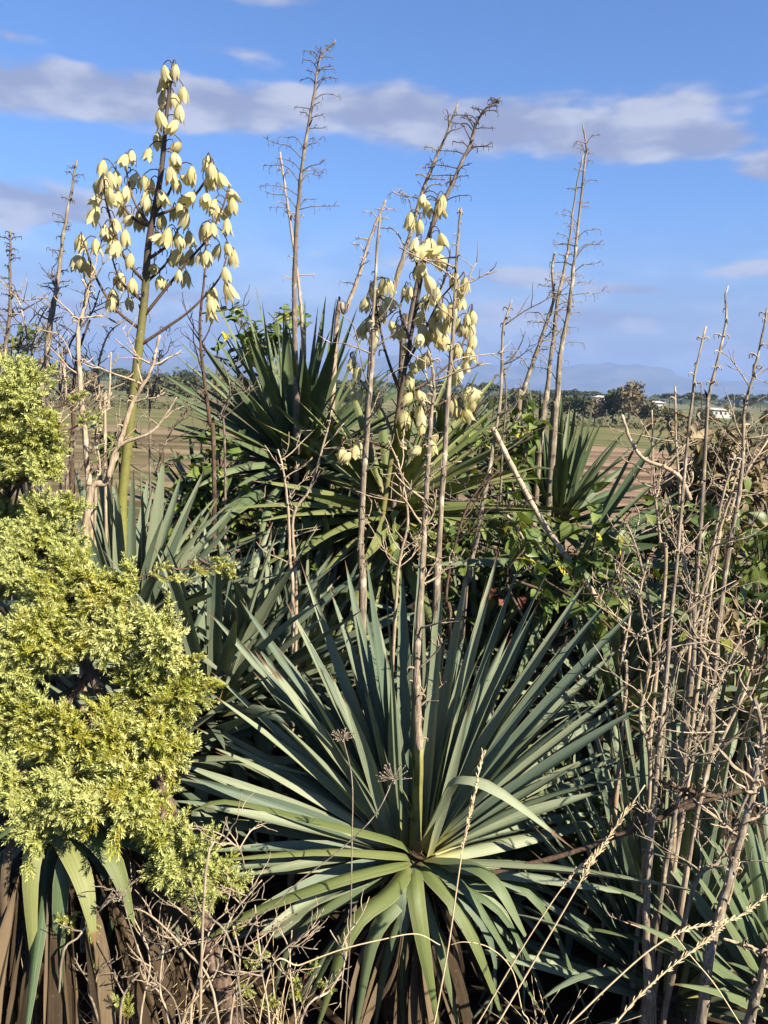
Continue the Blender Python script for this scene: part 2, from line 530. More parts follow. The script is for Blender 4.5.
def rosette(plant, c, n, L, kind, seed, axis=(0, 0), el_hi=88, el_lo=-25, wscale=1.0, skip=None, rise=.10):
    """golden-angle rosette; inner leaves upright, outer ones spreading"""
    g = random.Random(seed)
    for i in range(n):
        f = i / max(n - 1, 1)
        az = i * 2.39996 + g.uniform(-.2, .2)
        el = R(el_hi + (el_lo - el_hi) * f ** .85 + g.uniform(-9, 9))
        # lean of the whole head
        el += axis[0] * math.cos(az - axis[1])
        if skip and skip(az % (2 * math.pi), el): continue
        ll = L * (.72 + .28 * math.sin(min(1, f * 1.7 + .15) * math.pi / 2)) * g.uniform(.82, 1.10)
        b = Vector(c) + Vector((.035 * math.cos(az), .035 * math.sin(az), rise * (.5 - f)))
        if f < .55: var = g.choice([0, 1, 2, 5, 0, 1])
        elif f < .85: var = g.choice([0, 1, 3, 4, 5, 2, 3])
        else: var = g.choice([3, 4, 6, 7, 4, 8, 9])
        put_leaf(plant, kind, b, az, el, ll, wscale * g.uniform(.85, 1.15), var, g, g.gauss(0, .45))

def skirt(plant, c, n, L, seed, spread=.10, drop=.05, az_rng=(0, 6.283), wr=(.22, .6)):
    """dead leaves hanging round the trunk"""
    g = random.Random(seed)
    for i in range(n):
        az = g.uniform(*az_rng)
        b = Vector(c) + Vector((spread * .5 * math.cos(az), spread * .5 * math.sin(az), -drop - g.uniform(0, .12)))
        put_leaf(plant, 'dead', b, az, R(g.uniform(-85, -55)), min(L * g.uniform(.6, 1.0), max(.12, b.z * 1.05)), g.uniform(*wr), g.choice([0, 1, 2, 5, 3, 4]), g, g.uniform(-1.5, 1.5), 'dead_leaf')

def gz(x, y):
    """height of the ground"""
    s = min(max((y - 6.0) / 16.0, 0), 1)
    return -5.0 * s * s * (3 - 2 * s)

def yucca(label, px, py, d, group='yucca plants growing in the thicket'):
    c = P(px, py, d)
    g0 = gz(c.x, c.y)
    t = thing('yucca_plant', label, 'yucca', (c.x, c.y, g0), group)
    C = spline([(c.x + .03, c.y + .02, g0 - .05), (c.x - .02, c.y + .02, (c.z + g0) * .5), (c.x, c.y, c.z + .01)], 8)
    v, f, u = tube(C, np.linspace(.075, .048, 8), 8, True, .12, rnd)
    mk('trunk', v, f, M['trunk'], t, u, origin=(c.x, c.y, g0))
    return t, c

def traced(plant, c, spec, kind, turn=.28, nl=11):
    """leaf from the heart to a tip seen at a pixel; spec = (px, py, depth offset, width m, lift, roll)"""
    px, py, dd, w, lift, roll = spec
    w *= .80 * rnd.uniform(.8, 1.2)
    roll += rnd.gauss(0, .4)
    tip = P(px, py, c.y + dd)
    dv = tip - c
    L = dv.length
    hz = Vector((dv.x, dv.y, 0))
    if hz.length < 1e-4: hz = Vector((0, -1, 0))
    hz.normalize()
    side = Vector((-hz.y, hz.x, 0))
    b = c + hz * .035
    ctl = (b + tip) * .5 + Vector((0, 0, 1)) * (lift * L)
    if lift > 0 and abs(dv.z) > .3 * L and dv.z > 0:
        ctl = b + dv * .5 + (Vector((0, 0, 1)) - dv.normalized() * dv.normalized().z).normalized() * lift * L
    C = bez(b, ctl, tip, nl)
    # the blade twists so that its channelled face turns outward from the thicket
    face = dv.normalized().cross((CAM - b).normalized())
    if face.length > .1:
        face.normalize()
        if face.dot(side) < 0: face = -face
        side = (side * (1 - turn) + face * turn).normalized()
        if side.cross(dv).dot(Vector((0, -1, .4))) < 0: side = -side
    v, f, u = blade(C, w, side, .46, roll, nl, (-1, -.5, 0, .5, 1), .05)
    return mk('leaf', v, f, M[kind], plant, u, origin=b)

# ------------------------------------------------------------------ the setting: ground, hills, far trees
def build_ground():
    def steps(a, b, n, p):
        s = np.linspace(-1, 1, n)
        return np.sign(s) * (np.abs(s) ** p) * b
    xs = steps(-1, 15000, 81, 4.2)
    ys = np.concatenate([-np.geomspace(300, 1, 14), np.linspace(0, 26, 53), np.geomspace(27, 15000, 50)])
    V, F = [], []
    g = random.Random(2)
    for y in ys:
        for x in xs:
            z = gz(x, y)
            if abs(x) < 40 and y < 26: z += g.uniform(-.02, .02)
            V.append((x, y, z))
    n = len(xs)
    for j in range(len(ys) - 1):
        for i in range(n - 1):
            F.append((j * n + i, j * n + i + 1, (j + 1) * n + i + 1, (j + 1) * n + i))
    o = mk('ground', V, F, M['ground'])
    o['kind'] = 'structure'
build_ground()

def build_hills():
    D = 8500.0
    xs = np.linspace(-9500, 9500, 240)
    prof = lambda x: (225 + 38 * math.sin(x * .0011 + .6) + 26 * math.sin(x * .0031 + 1.0) + 10 * math.sin(x * .009)
                      + 8 * math.sin(x * .021 + 2) + 78 * math.exp(-((x - 2780) / 430) ** 2) - 20 * math.exp(-((x - 4000) / 600) ** 2))
    V, F = [], []
    rows = 12
    g = random.Random(8)
    for j in range(rows):
        f = j / (rows - 1)
        for x in xs:
            rid = 1 - abs(f - .62) / .62 if f < .62 else 1 - (f - .62) / .38
            z = -8 + 1.32 * prof(x) * (rid ** 1.25) * (1 + (g.uniform(-.06, .06) if 0 < f < .6 else 0))
            V.append((x, D - 900 + 2100 * f + 120 * math.sin(x * .0017), z))
    n = len(xs)
    for j in range(rows - 1):
        for i in range(n - 1):
            F.append((j * n + i, j * n + i + 1, (j + 1) * n + i + 1, (j + 1) * n + i))
    o = mk('hills', V, F, M['hill'])
    o['kind'] = 'structure'
build_hills()

def crown_mesh(seed, mat, lobes, n, leaf, name='crown'):
    """leaf clumps spread through lobes = (x,y,z,rx,ry,rz), unit height 1"""
    g = random.Random(seed)
    V, F = [], []
    vol = [l[3] * l[4] * l[5] for l in lobes]
    for _ in range(n):
        l = g.choices(lobes, vol)[0]
        while True:
            p = Vector((g.gauss(0, 1), g.gauss(0, 1), g.gauss(0, 1)))
            if p.length > .01: break
        p = p.normalized() * (g.uniform(.25, 1.0) ** .5) * g.uniform(.85, 1.12)
        q = Vector((l[0] + p.x * l[3], l[1] + p.y * l[4], l[2] + p.z * l[5]))
        s = leaf * g.uniform(.5, 1.3)
        a = Vector((g.uniform(-1, 1), g.uniform(-1, 1), g.uniform(-1, 1))).normalized()
        b = a.cross(Vector((g.uniform(-1, 1), g.uniform(-1, 1), g.uniform(-1, 1)))).normalized()
        o = len(V)
        V += [q - a * s, q + b * s * .5, q + a * s, q - b * s * .6]
        F.append((o, o + 1, o + 2, o + 3))
    return mesh(name, [tuple(v) for v in V], F, mat, None, False)

def tree_trunk_mesh(seed, h=.5, r=.03):
    g = random.Random(seed)
    ps = [tube(spline([(0, 0, -.02), (g.uniform(-.02, .02), 0, h * .5), (g.uniform(-.04, .04), g.uniform(-.03, .03), h)], 6), np.linspace(r, r * .5, 6), 6)]
    for k in range(5):
        a = g.uniform(0, 6.28); z = h * g.uniform(.45, .95)
        ps.append(tube(spline([(0, 0, z), (.09 * math.cos(a), .09 * math.sin(a), z + .12), (.2 * math.cos(a), .2 * math.sin(a), z + .3)], 5), np.linspace(r * .5, r * .15, 5), 5))
    v, f, u = join(ps)
    return mesh('trunk', v, f, M['tree_bark'], u)

def lobes_round(seed, w=.42):
    g = random.Random(seed)
    L = [(0, 0, .6, w * .8, w * .8, .34)]
    for k in range(8):
        a = g.uniform(0, 6.28); r = g.uniform(.15, .32)
        L.append((r * math.cos(a), r * math.sin(a), g.uniform(.35, .85), g.uniform(.14, .24), g.uniform(.14, .24), g.uniform(.10, .19)))
    return L

def lobes_pine(seed):
    g = random.Random(seed)
    L = []
    for k in range(8):
        a = g.uniform(0, 6.28); r = g.uniform(.05, .5)
        L.append((r * math.cos(a), r * math.sin(a), g.uniform(.72, .88), g.uniform(.22, .36), g.uniform(.22, .36), g.uniform(.07, .13)))
    return L

CR = {
    'olive': [crown_mesh(20 + i, M['tree_olive'], lobes_round(20 + i), 1500, .045) for i in range(3)],
    'tan': [crown_mesh(30 + i, M['tree_tan'], lobes_round(30 + i, .36), 1500, .04) for i in range(2)],
    'pine': [crown_mesh(40 + i, M['tree_dark'], lobes_pine(40 + i), 900, .06) for i in range(2)],
    'dark': [crown_mesh(50 + i, M['tree_dark'], lobes_round(50 + i), 1100, .05) for i in range(2)],
}
TR = [tree_trunk_mesh(60 + i) for i in range(3)]
TRP = tree_trunk_mesh(66, .72, .025)

def far_tree(kind, x, y, h, label, group, wide=1.0):
    g0 = gz(x, y)
    t = thing('olive_tree' if kind == 'olive' else 'bronze_tree' if kind == 'tan' else 'umbrella_pine' if kind == 'pine' else 'evergreen_tree',
              label, 'tree', (x, y, g0), group)
    mw = Matrix.Translation((x, y, g0 - .1)) @ Matrix.Rotation(rnd.uniform(0, 6.28), 4, 'Z') @ Matrix.Diagonal((h * wide, h * wide, h, 1))
    link('crown', rnd.choice(CR[kind]), t, mw)
    link('trunk', TRP if kind == 'pine' else rnd.choice(TR), t, mw)

def build_far_trees():
    g = random.Random(77)
    # the tall bronze tree that stands out beyond the field
    p = P(628, 424, 168)
    far_tree('tan', p.x, p.y, 10.6, 'tall bronze-brown tree rising above the hedge line beyond the ploughed field', None, .9)
    for (px, k, h, w, lab) in [(612, 'dark', 8.6, .8, 'dark green tree just left of the tall bronze tree'),
                               (594, 'tan', 6.5, 1.1, 'low brownish tree left of the tall bronze tree'),
                               (648, 'olive', 6.2, 1.3, 'rounded grey-olive tree just right of the tall bronze tree'),
                               (672, 'olive', 5.0, 1.4, 'low olive thicket tree beyond the field, left of the dry stalks on the right')]:
        p = P(px, 424, 172)
        far_tree(k, p.x, p.y, h, lab, None, w)
    for i in range(30):
        px = -60 + i * 31 + g.uniform(-9, 9)
        if 585 < px < 680: continue
        k = g.choice(['olive', 'olive', 'tan', 'dark'] if px > 300 else ['olive', 'olive', 'olive', 'tan'])
        d = g.uniform(178, 205)
        h = g.uniform(6.2, 8.2) if px < 300 else (g.uniform(6.0, 8.0) if px < 600 else g.uniform(4.2, 5.6))
        x = P(px, 410, d).x
        far_tree(k, x, d, h, 'grey-olive tree at the field edge, seen left of the dark yucca' if px < 220 else 'grey-olive tree at the field edge, mostly hidden behind the yuccas' if px < 500 else 'grey-olive tree at the field edge, seen right of the centre flowers', 'trees along the far edge of the field', g.uniform(1.1, 1.5))
    for i in range(40):
        px = -60 + i * 22 + g.uniform(-9, 9)
        d = g.uniform(330, 620)
        x = P(px, 400, d).x
        far_tree(g.choice(['pine', 'pine', 'dark']), x, d, g.uniform(8, 10.5) * (1 if d < 480 else 1.15), 'dark green pine on the distant plain behind the field trees', 'distant pines on the plain', g.uniform(1.0, 1.5))
    # a mass of far woodland, one sheet of clumps
    V, F = [], []
    for _ in range(9000):
        d = g.uniform(700, 2600)
        x = g.uniform(-.75, .75) * d
        z = -5 + abs(g.gauss(0, 1)) * 4.0
        s = g.uniform(2, 5)
        o = len(V)
        a = g.uniform(0, 6.28)
        V += [(x - s * math.cos(a), d - s * math.sin(a), z), (x + s * .3, d, z + s * .55), (x + s * math.cos(a), d + s * math.sin(a), z + .2), (x, d - .6 * s, z - s * .5)]
        F.append((o, o + 1, o + 2, o + 3))
    w = mk('distant_woodland', V, F, M['tree_dark'], None, None, False)
    tag(w, 'dark strip of woodland on the plain below the hills', 'woodland', None, 'stuff')
    # hedge at the far edge of the field
    V, F = [], []
    for _ in range(7000):
        x = g.uniform(-150, 160); d = 166 + g.gauss(0, 2.0) + x * .02
        z = -5 + abs(g.gauss(0, 1)) * 1.0
        s = g.uniform(.2, .5)
        o = len(V); a = g.uniform(0, 6.28)
        V += [(x - s * math.cos(a), d - s * math.sin(a), z), (x + s * .3, d, z + s * .8), (x + s * math.cos(a), d + s * math.sin(a), z + .1), (x, d - .5 * s, z - s * .6)]
        F.append((o, o + 1, o + 2, o + 3))
    w = mk('scrub_belt', V, F, M['tree_olive'], None, None, False)
    tag(w, 'low dark scrub along the far edge of the ploughed field', 'scrub', None, 'stuff')
build_far_trees()

def boxv(x0, x1, y0, y1, z0, z1):
    V = [(x0, y0, z0), (x1, y0, z0), (x1, y1, z0), (x0, y1, z0), (x0, y0, z1), (x1, y0, z1), (x1, y1, z1), (x0, y1, z1)]
    F = [(0, 3, 2, 1), (4, 5, 6, 7), (0, 1, 5, 4), (1, 2, 6, 5), (2, 3, 7, 6), (3, 0, 4, 7)]
    return V, F

def house(label, px, d, wd, ht, mat, nwin, dz=0.0):
    p = P(px, 404, d)
    x, y, z = p.x, d, -5.0 + dz
    t = thing('white_house' if mat == 'white_wall' else 'cream_house', label, 'house', (x, y, z))
    v, f = boxv(x - wd / 2, x + wd / 2, y, y + 8, z, z + ht)
    mk('wall', v, f, M[mat], t, None, False, (x, y, z))
    V = [(x - wd / 2 - .4, y - .5, z + ht), (x + wd / 2 + .4, y - .5, z + ht), (x + wd / 2 + .4, y + 8.5, z + ht), (x - wd / 2 - .4, y + 8.5, z + ht),
         (x - wd / 2 + 1, y + 4, z + ht + .7), (x + wd / 2 - 1, y + 4, z + ht + .7)]
    mk('roof', V, [(0, 1, 5, 4), (2, 3, 4, 5), (1, 2, 5), (3, 0, 4), (3, 2, 1, 0)], M['roof'], t, None, False, (x, y, z + ht))
    for k in range(nwin):
        wx = x - wd / 2 + wd * (k + .5) / nwin
        v, f = boxv(wx - .35, wx + .35, y - .06, y + .1, z + ht * .45, z + ht * .75)
        mk('window', v, f, M['pane'], t, None, False, (wx, y, z + ht * .4))
house('long low white house among the distant trees at the right', 722, 300, 8.5, 2.9, 'white_wall', 5)
house('small white house beyond the field near the tall bronze tree', 659, 330, 5, 4.4, 'white_wall', 2)
house('tiny pale house half hidden by trees left of the tall bronze tree', 603, 360, 6, 5.6, 'white_wall', 2)

# air between here and the hills
V, F = boxv(-16000, 16000, -400, 15500, -9.5, 480)
hz = mk('haze', V, F, None or M['ground'], None, None, False)
hm, t = material('haze_air')
pv = t.n('ShaderNodeVolumePrincipled')
pv.inputs['Color'].default_value = (.25, .38, .70, 1)
pv.inputs['Density'].default_value = 1.7e-4
pv.inputs['Anisotropy'].default_value = .0
ov = t.n('ShaderNodeOutputMaterial')
t.put(ov, 'Volume', pv.outputs[0])
hz.data.materials.clear()
hz.data.materials.append(hm)
tag(hz, 'pale blue haze lying over the plain and the hills', 'haze', None, 'stuff')
# ------------------------------------------------------------------ dry stalks
def hook_branch(p0, az, L, g, rise=.25, hooks=5, r0=.0022, curl=1.0):
    """a dry side branch of a flower stalk with curled flower stubs"""
    d = Vector((math.cos(az), math.sin(az), 0))
    pts = [p0, p0 + d * L * .35 + Vector((0, 0, L * rise * .5)), p0 + d * L * .72 + Vector((0, 0, L * rise * .55)),
           p0 + d * L + Vector((0, 0, L * (rise * .55 - .12 * curl)))]
    C = spline(pts, 8)
    ps = [tube(C, np.linspace(r0, r0 * .5, 8), 4)]
    for k in range(hooks):
        i = 2 + int(k * 6 / hooks)
        q = Vector(C[min(i, 7)])
        a2 = az + g.choice([-1, 1]) * g.uniform(.4, 1.3)
        e = Vector((math.cos(a2), math.sin(a2), 0))
        h = L * g.uniform(.07, .14) + .006
        up = g.uniform(-.2, .8)
        hp = spline([q, q + e * h * .6 + Vector((0, 0, h * up)), q + e * h * 1.15 + Vector((0, 0, h * (up - .35))), q + e * h * 1.05 + Vector((0, 0, h * (up - 1.1)))], 6)
        ps.append(tube(hp, np.linspace(r0 * .6, r0 * .42, 6), 3))
    return join(ps)

def twig_branch(p0, dr, L, g, r0=.003, depth=2, bend=.35):
    """a woody twig with crooked side twigs"""
    pts = [Vector(p0)]
    d = Vector(dr).normalized()
    for k in range(4):
        d = (d + Vector((g.uniform(-bend, bend), g.uniform(-bend, bend), g.uniform(-bend * .6, bend)))).normalized()
        pts.append(pts[-1] + d * L / 4)
    C = spline(pts, 8)
    ps = [tube(C, np.linspace(r0, r0 * .45, 8), 4)]
    if depth > 0:
        for k in range(g.choice([2, 3, 4])):
            i = g.randint(2, 7)
            q = Vector(C[i])
            dd = (d + Vector((g.uniform(-1.2, 1.2), g.uniform(-1.2, 1.2), g.uniform(-.5, .9)))).normalized()
            ps.append(twig_branch(q, dd, L * g.uniform(.25, .5), g, r0 * .6, depth - 1, bend))
    return join(ps)

def stalk(label, pts, d0, d1, r0, r1, mat='stalk', hooks=None, spurs=None, twigs=None, name='dry_flower_stalk', cat='dry stalk', seed=1,
          group='dry stalks standing in the thicket', ground=True, bmat=None, n=40):
    """pts = where the stem is seen; d0..d1 = how far off it is at its foot and tip"""
    g = random.Random(seed)
    k = len(pts)
    W3 = [P(x, y, d0 + (d1 - d0) * i / (k - 1)) for i, (x, y) in enumerate(pts)]
    L = sum((W3[i + 1] - W3[i]).length for i in range(k - 1))
    foot = W3[0]
    if ground:
        b = Vector((foot.x - (W3[1].x - foot.x) * .6, foot.y + .03, gz(foot.x, foot.y) - .03))
        if foot.z - b.z > .06: W3 = [b] + W3
    C = spline(W3, n)
    for i in range(1, n - 1):
        C[i] += np.array([g.uniform(-1, 1), g.uniform(-1, 1), 0]) * r0 * .12
    rad = r0 + (r1 - r0) * np.linspace(0, 1, n) ** .72
    if ground and len(W3) > k:
        j = int(n / len(W3))
        rad[:j] = r0
    for i in range(2, n, g.choice([3, 4])): rad[i] *= 1.16   # nodes
    v, f, u = tube(C, rad, 7, True, .05, g)
    base = Vector(C[0])
    t = thing(name, label, cat, base, group)
    mk('stem', v, f, M[mat], t, u, origin=base)
    bm = M[bmat or mat]
    def at(s):
        s0 = 1.0 / len(W3) if (ground and len(W3) > k) else 0.0
        i = min(n - 1, max(0, int((s0 + (1 - s0) * s) * (n - 1))))
        return Vector(C[i])
    if r0 > .0088 and name == 'dry_flower_stalk':      # papery bracts at the nodes
        for i in range(11):
            put_leaf(t, 'dead', at(g.uniform(.05, .8)), g.uniform(0, 6.28), R(g.uniform(45, 86)), g.uniform(.018, .05), g.uniform(1.6, 3.0), None, g, 0, 'bract')
    if hooks:
        a, b, cnt, l0, l1 = hooks
        cnt = int(cnt * 1.85)
        for i in range(cnt):
            s = a + (b - a) * min(1, max(0, (i + g.uniform(-.9, .9)) / max(cnt - 1, 1)))
            if g.random() < .12: continue
            az = (0 if i % 2 else math.pi) + g.gauss(0, .55)
            ll = 1.3 * (l0 + (l1 - l0) * i / cnt) * g.choice([.45, .65, .85, 1.0, 1.15])
            v, f, u = hook_branch(at(s), az, ll, g, g.uniform(.05, 1.1), max(2, int(ll / .026)), max(.0016, min(.0024, r1 * .8)), g.uniform(-1.2, .6))
            mk('side_branch', v, f, bm, t, u, origin=at(s))
    if spurs:
        a, b, cnt, ll = spurs
        ps = []
        for i in range(cnt):
            q = at(g.uniform(a, b)); az = g.uniform(0, 6.28); h = ll * g.uniform(.4, 1.2)
            e = Vector((math.cos(az), math.sin(az), 0))
            ps.append(tube(spline([q, q + e * h * .5 + Vector((0, 0, h * .35)), q + e * h * .95 + Vector((0, 0, h * .3)), q + e * h * .9 + Vector((0, 0, -h * .2))], 5), np.linspace(r1 * .7 + .0008, .0009, 5), 4))
        v, f, u = join(ps)
        o = mk('spur_stubs', v, f, bm, t, u, origin=base)
        o['kind'] = 'stuff'
    if twigs:
        a, b, cnt, ll = twigs
        for i in range(cnt):
            q = at(g.uniform(a, b)); az = g.choice([0, math.pi]) + g.gauss(0, .7)
            dr = (math.cos(az), math.sin(az), g.uniform(.1, 1.2))
            v, f, u = twig_branch(q, dr, ll * g.uniform(.5, 1.25), g, max(.0018, r1 * 1.0), 1)
            mk('twig', v, f, bm, t, u, origin=q)
    return t

# tall stalks against the sky
stalk('tallest dry flower stalk with curled side branches in front of the dark yucca', [(297, 440), (295, 340), (295, 260), (300, 190), (307, 135), (315, 90), (320, 58), (336, 40)], 2.85, 2.85, .0130, .0024, 'stalk_grey',
      (.38, .97, 22, .115, .02), (.1, 1, 26, .014), seed=101)
stalk('thin pale bare stalk just behind the tallest stalk', [(303, 400), (302, 325), (298, 280), (289, 215), (280, 152)], 3.1, 3.1, .010, .003, 'twig', (.5, .95, 6, .05, .03), (.1, 1, 12, .012), seed=102)
stalk('dark leaning stalk with forked tip bent to the right above the cream flowers', [(402, 360), (408, 330), (429, 236), (445, 200), (458, 171), (471, 142), (476, 124), (486, 109), (501, 97)], 2.6, 2.6, .0115, .0024, 'stalk_grey',
      (.36, .98, 17, .09, .018), (.2, 1, 20, .014), seed=103, bmat='twig_dark')
stalk('pale leaning stalk with few stubs beside the dark leaning one', [(372, 350), (390, 301), (408, 241), (421, 197), (434, 163), (445, 137), (458, 103)], 2.75, 2.75, .012, .003, 'stalk', (.3, .9, 8, .08, .05), (.1, 1, 16, .016), seed=104)
stalk('bleached crooked stalk left of the cream flowers, rising from the dark yucca', [(335, 350), (345, 312), (358, 278), (368, 245), (378, 218), (386, 200)], 3.0, 3.0, .012, .003, 'twig', (.4, .95, 5, .05, .04), (.1, 1, 9, .018), seed=105)
stalk('tall right stem of the three stalks over the far yucca', [(553, 445), (557, 399), (561, 349), (567, 321), (571, 292), (574, 263), (577, 235), (584, 170), (586, 150), (583, 124)], 3.1, 3.1, .0145, .0024, 'stalk',
      (.16, .94, 20, .12, .03), (.1, 1, 22, .014), seed=106)
stalk('middle stem of the three stalks over the far yucca', [(540, 449), (546, 399), (550, 365), (554, 334), (557, 302), (562, 279), (568, 249), (570, 235), (576, 190), (583, 155)], 3.2, 3.2, .0135, .0024, 'stalk',
      (.2, .92, 13, .09, .02), (.1, 1, 16, .014), seed=107)
stalk('short left stem of the three stalks over the far yucca', [(517, 430), (523, 393), (531, 368), (540, 342), (548, 318), (554, 298), (552, 271), (555, 252)], 3.15, 3.15, .012, .004, 'stalk', (.3, .8, 5, .09, .06), (.1, 1, 10, .012), seed=108)
# left group
stalk('reddish dry stalk with short hooks rising behind the juniper', [(42, 400), (44, 381), (49, 331), (55, 298), (59, 271), (63, 236), (70, 200), (77, 160)], 2.4, 2.4, .014, .0025, 'stalk', (.45, .98, 14, .035, .02), (.2, 1, 26, .016), (.1, .5, 4, .14), seed=110, bmat='stalk_grey')
stalk('thin dark stalk at the left edge of the view', [(3, 400), (5, 356), (10, 309), (10, 260), (11, 230)], 2.5, 2.5, .010, .0025, 'stalk_grey', (.4, .98, 10, .03, .02), (.2, 1, 20, .014), (.1, .6, 5, .12), seed=111, bmat='twig_dark')
stalk('pale knotty stem between the reddish stalk and the green flower stem', [(90, 520), (88, 474), (82, 405), (78, 337), (82, 315), (88, 293), (82, 279)], 2.2, 2.2, .011, .003, 'twig', None, (.1, 1, 20, .02), (.3, .95, 9, .13), seed=112)
stalk('dark brown upright stem behind the pale knotty stem', [(72, 480), (73, 440), (74, 400), (76, 360), (90, 320)], 2.5, 2.5, .010, .003, 'twig_dark', None, (.1, 1, 14, .015), (.4, .95, 6, .16), seed=113)
stalk('thick pale forked branch leaning across the green flower stem', [(85, 542), (107, 480), (120, 443), (133, 403), (150, 373), (160, 335)], 1.98, 2.0, .011, .003, 'twig', None, (.1, 1, 12, .016), (.5, .98, 5, .13), seed=114)
stalk('pale side branch curving up to the right past the green flower stem', [(108, 478), (118, 447), (150, 433), (165, 416), (177, 397)], 1.97, 1.97, .006, .002, 'twig', None, None, (.5, .9, 2, .06), seed=115, ground=False, name='dry_branch')
stalk('thin upright stem with dark hooks left of the dark yucca', [(214, 470), (210, 423), (204, 378), (200, 329), (204, 280), (206, 240)], 2.5, 2.5, .009, .0025, 'twig_dark', None, (.1, 1, 22, .016), (.3, .9, 6, .14), seed=116)
stalk('thin pale twig standing in front of the field at left', [(105, 440), (108, 410), (110, 380), (111, 352)], 2.3, 2.3, .005, .002, 'twig', None, None, (.3, .9, 3, .07), seed=117)
for i, (pts, d, lab) in enumerate([
        ([(22, 400), (28, 350), (20, 305), (8, 285)], 2.5, 'thin bare twig beside the stalk at the left edge'),
        ([(60, 410), (68, 350), (92, 312), (100, 290)], 2.5, 'twiggy stem behind the reddish dry stalk'),
        ([(100, 420), (98, 370), (108, 335), (128, 318)], 2.6, 'fine twig left of the green flower stem'),
        ([(150, 440), (152, 400), (158, 370), (160, 350)], 2.55, 'fine bare twig just right of the green flower stem'),
        ([(34, 395), (32, 350), (40, 320), (52, 300)], 2.6, 'crooked twig between the two dry stalks at far left'),
        ([(70, 540), (66, 490), (76, 440), (96, 405)], 2.15, 'pale twig rising beside the juniper shoulder'),
        ([(95, 530), (100, 470), (96, 430), (112, 392)], 2.2, 'pale crooked twig in front of the green flower stem foot'),
        ([(160, 520), (158, 470), (172, 430), (190, 408)], 2.4, 'thin twig right of the green flower stem foot'),
        ([(60, 470), (58, 430), (66, 395), (62, 360)], 2.3, 'knotty twig just above the juniper top'),
        ([(225, 460), (220, 420), (230, 390), (222, 360)], 2.6, 'thin dark twig in front of the left blades of the dark yucca')]):
    stalk(lab, pts, d, d, .0048, .0018, 'stalk_grey' if i % 2 else 'twig', None, (.1, 1, 18, .014), (.2, .98, 10, .12), 'bare_twig_stem', 'dry stem', 180 + i, 'bare twigs at the left')
# centre group
stalk('pale dry stalk rising from the heart of the foreground yucca', [(419, 752), (418, 720), (417, 660), (421, 590), (425, 520), (428, 463), (431, 420), (434, 380), (428, 350)], 1.80, 1.95, .0115, .003, 'stalk', None, (.05, 1, 60, .022), (.15, .95, 12, .13), seed=120, ground=False, bmat='twig')
stalk('long pinkish stalk left of the cream flowers, thicker than its neighbours', [(362, 620), (361, 560), (361, 530), (366, 447), (371, 380), (373, 337), (373, 314), (377, 249), (380, 215)], 2.1, 2.15, .0125, .0025, 'stalk', None, (.1, 1, 40, .016), (.2, .85, 9, .15), seed=121)
stalk('long knotted stalk right of the foreground stalk, its top among cream flowers', [(436, 600), (438, 563), (444, 463), (449, 380), (453, 335), (455, 288), (458, 236), (461, 208)], 2.15, 2.2, .0115, .0025, 'stalk', None, (.1, 1, 40, .018), (.15, .9, 10, .15), seed=122, bmat='twig')
stalk('leaning knotted stalk between the flowers and the pale cane', [(463, 610), (469, 577), (483, 503), (493, 447), (501, 390), (503, 330), (512, 300)], 2.3, 2.4, .0115, .0025, 'stalk', None, (.1, 1, 34, .018), (.2, .98, 11, .16), seed=123, bmat='stalk_grey')
stalk('forked bare twig in front of the dark yucca, left prong', [(293, 620), (290, 560), (288, 508), (283, 469), (278, 449)], 2.15, 2.15, .0065, .002, 'twig', None, (.2, 1, 16, .012), (.2, .9, 6, .12), seed=124)
stalk('forked bare twig in front of the dark yucca, right prong', [(296, 610), (293, 521), (310, 488), (326, 436), (332, 410)], 2.2, 2.2, .006, .002, 'twig', None, (.2, 1, 16, .012), (.2, .95, 7, .12), seed=125)
stalk('slender twiggy stem between the two centre stalks', [(395, 620), (400, 560), (408, 520), (400, 470), (388, 440)], 2.1, 2.1, .0055, .002, 'twig', None, (.1, 1, 10, .012), (.1, .95, 10, .15), seed=126)
stalk('twiggy stem behind the foreground stalk, branching among vine leaves', [(450, 640), (446, 600), (452, 560), (462, 520), (478, 490), (500, 470)], 2.2, 2.2, .006, .002, 'twig_dark', None, (.1, 1, 12, .014), (.1, .95, 10, .15), seed=127)
stalk('brown stem just left of the pale cane top', [(498, 560), (500, 500), (503, 440), (506, 390), (500, 350)], 2.7, 2.7, .007, .002, 'stalk_grey', None, (.1, 1, 12, .014), (.3, .95, 6, .14), seed=128)
stalk('smooth pale cane lying diagonally in front of the vine', [(607, 612), (565, 555), (530, 500), (493, 428)], 2.2, 2.35, .0095, .0075, 'cane', None, None, None, 'dry_cane', 'cane', 130, ground=False)
stalk('short bleached twig hanging beside the pale cane', [(507, 515), (520, 533), (529, 550), (531, 572)], 2.15, 2.12, .004, .0015, 'twig', None, None, None, 'dry_twig', 'twig', 131, ground=False)
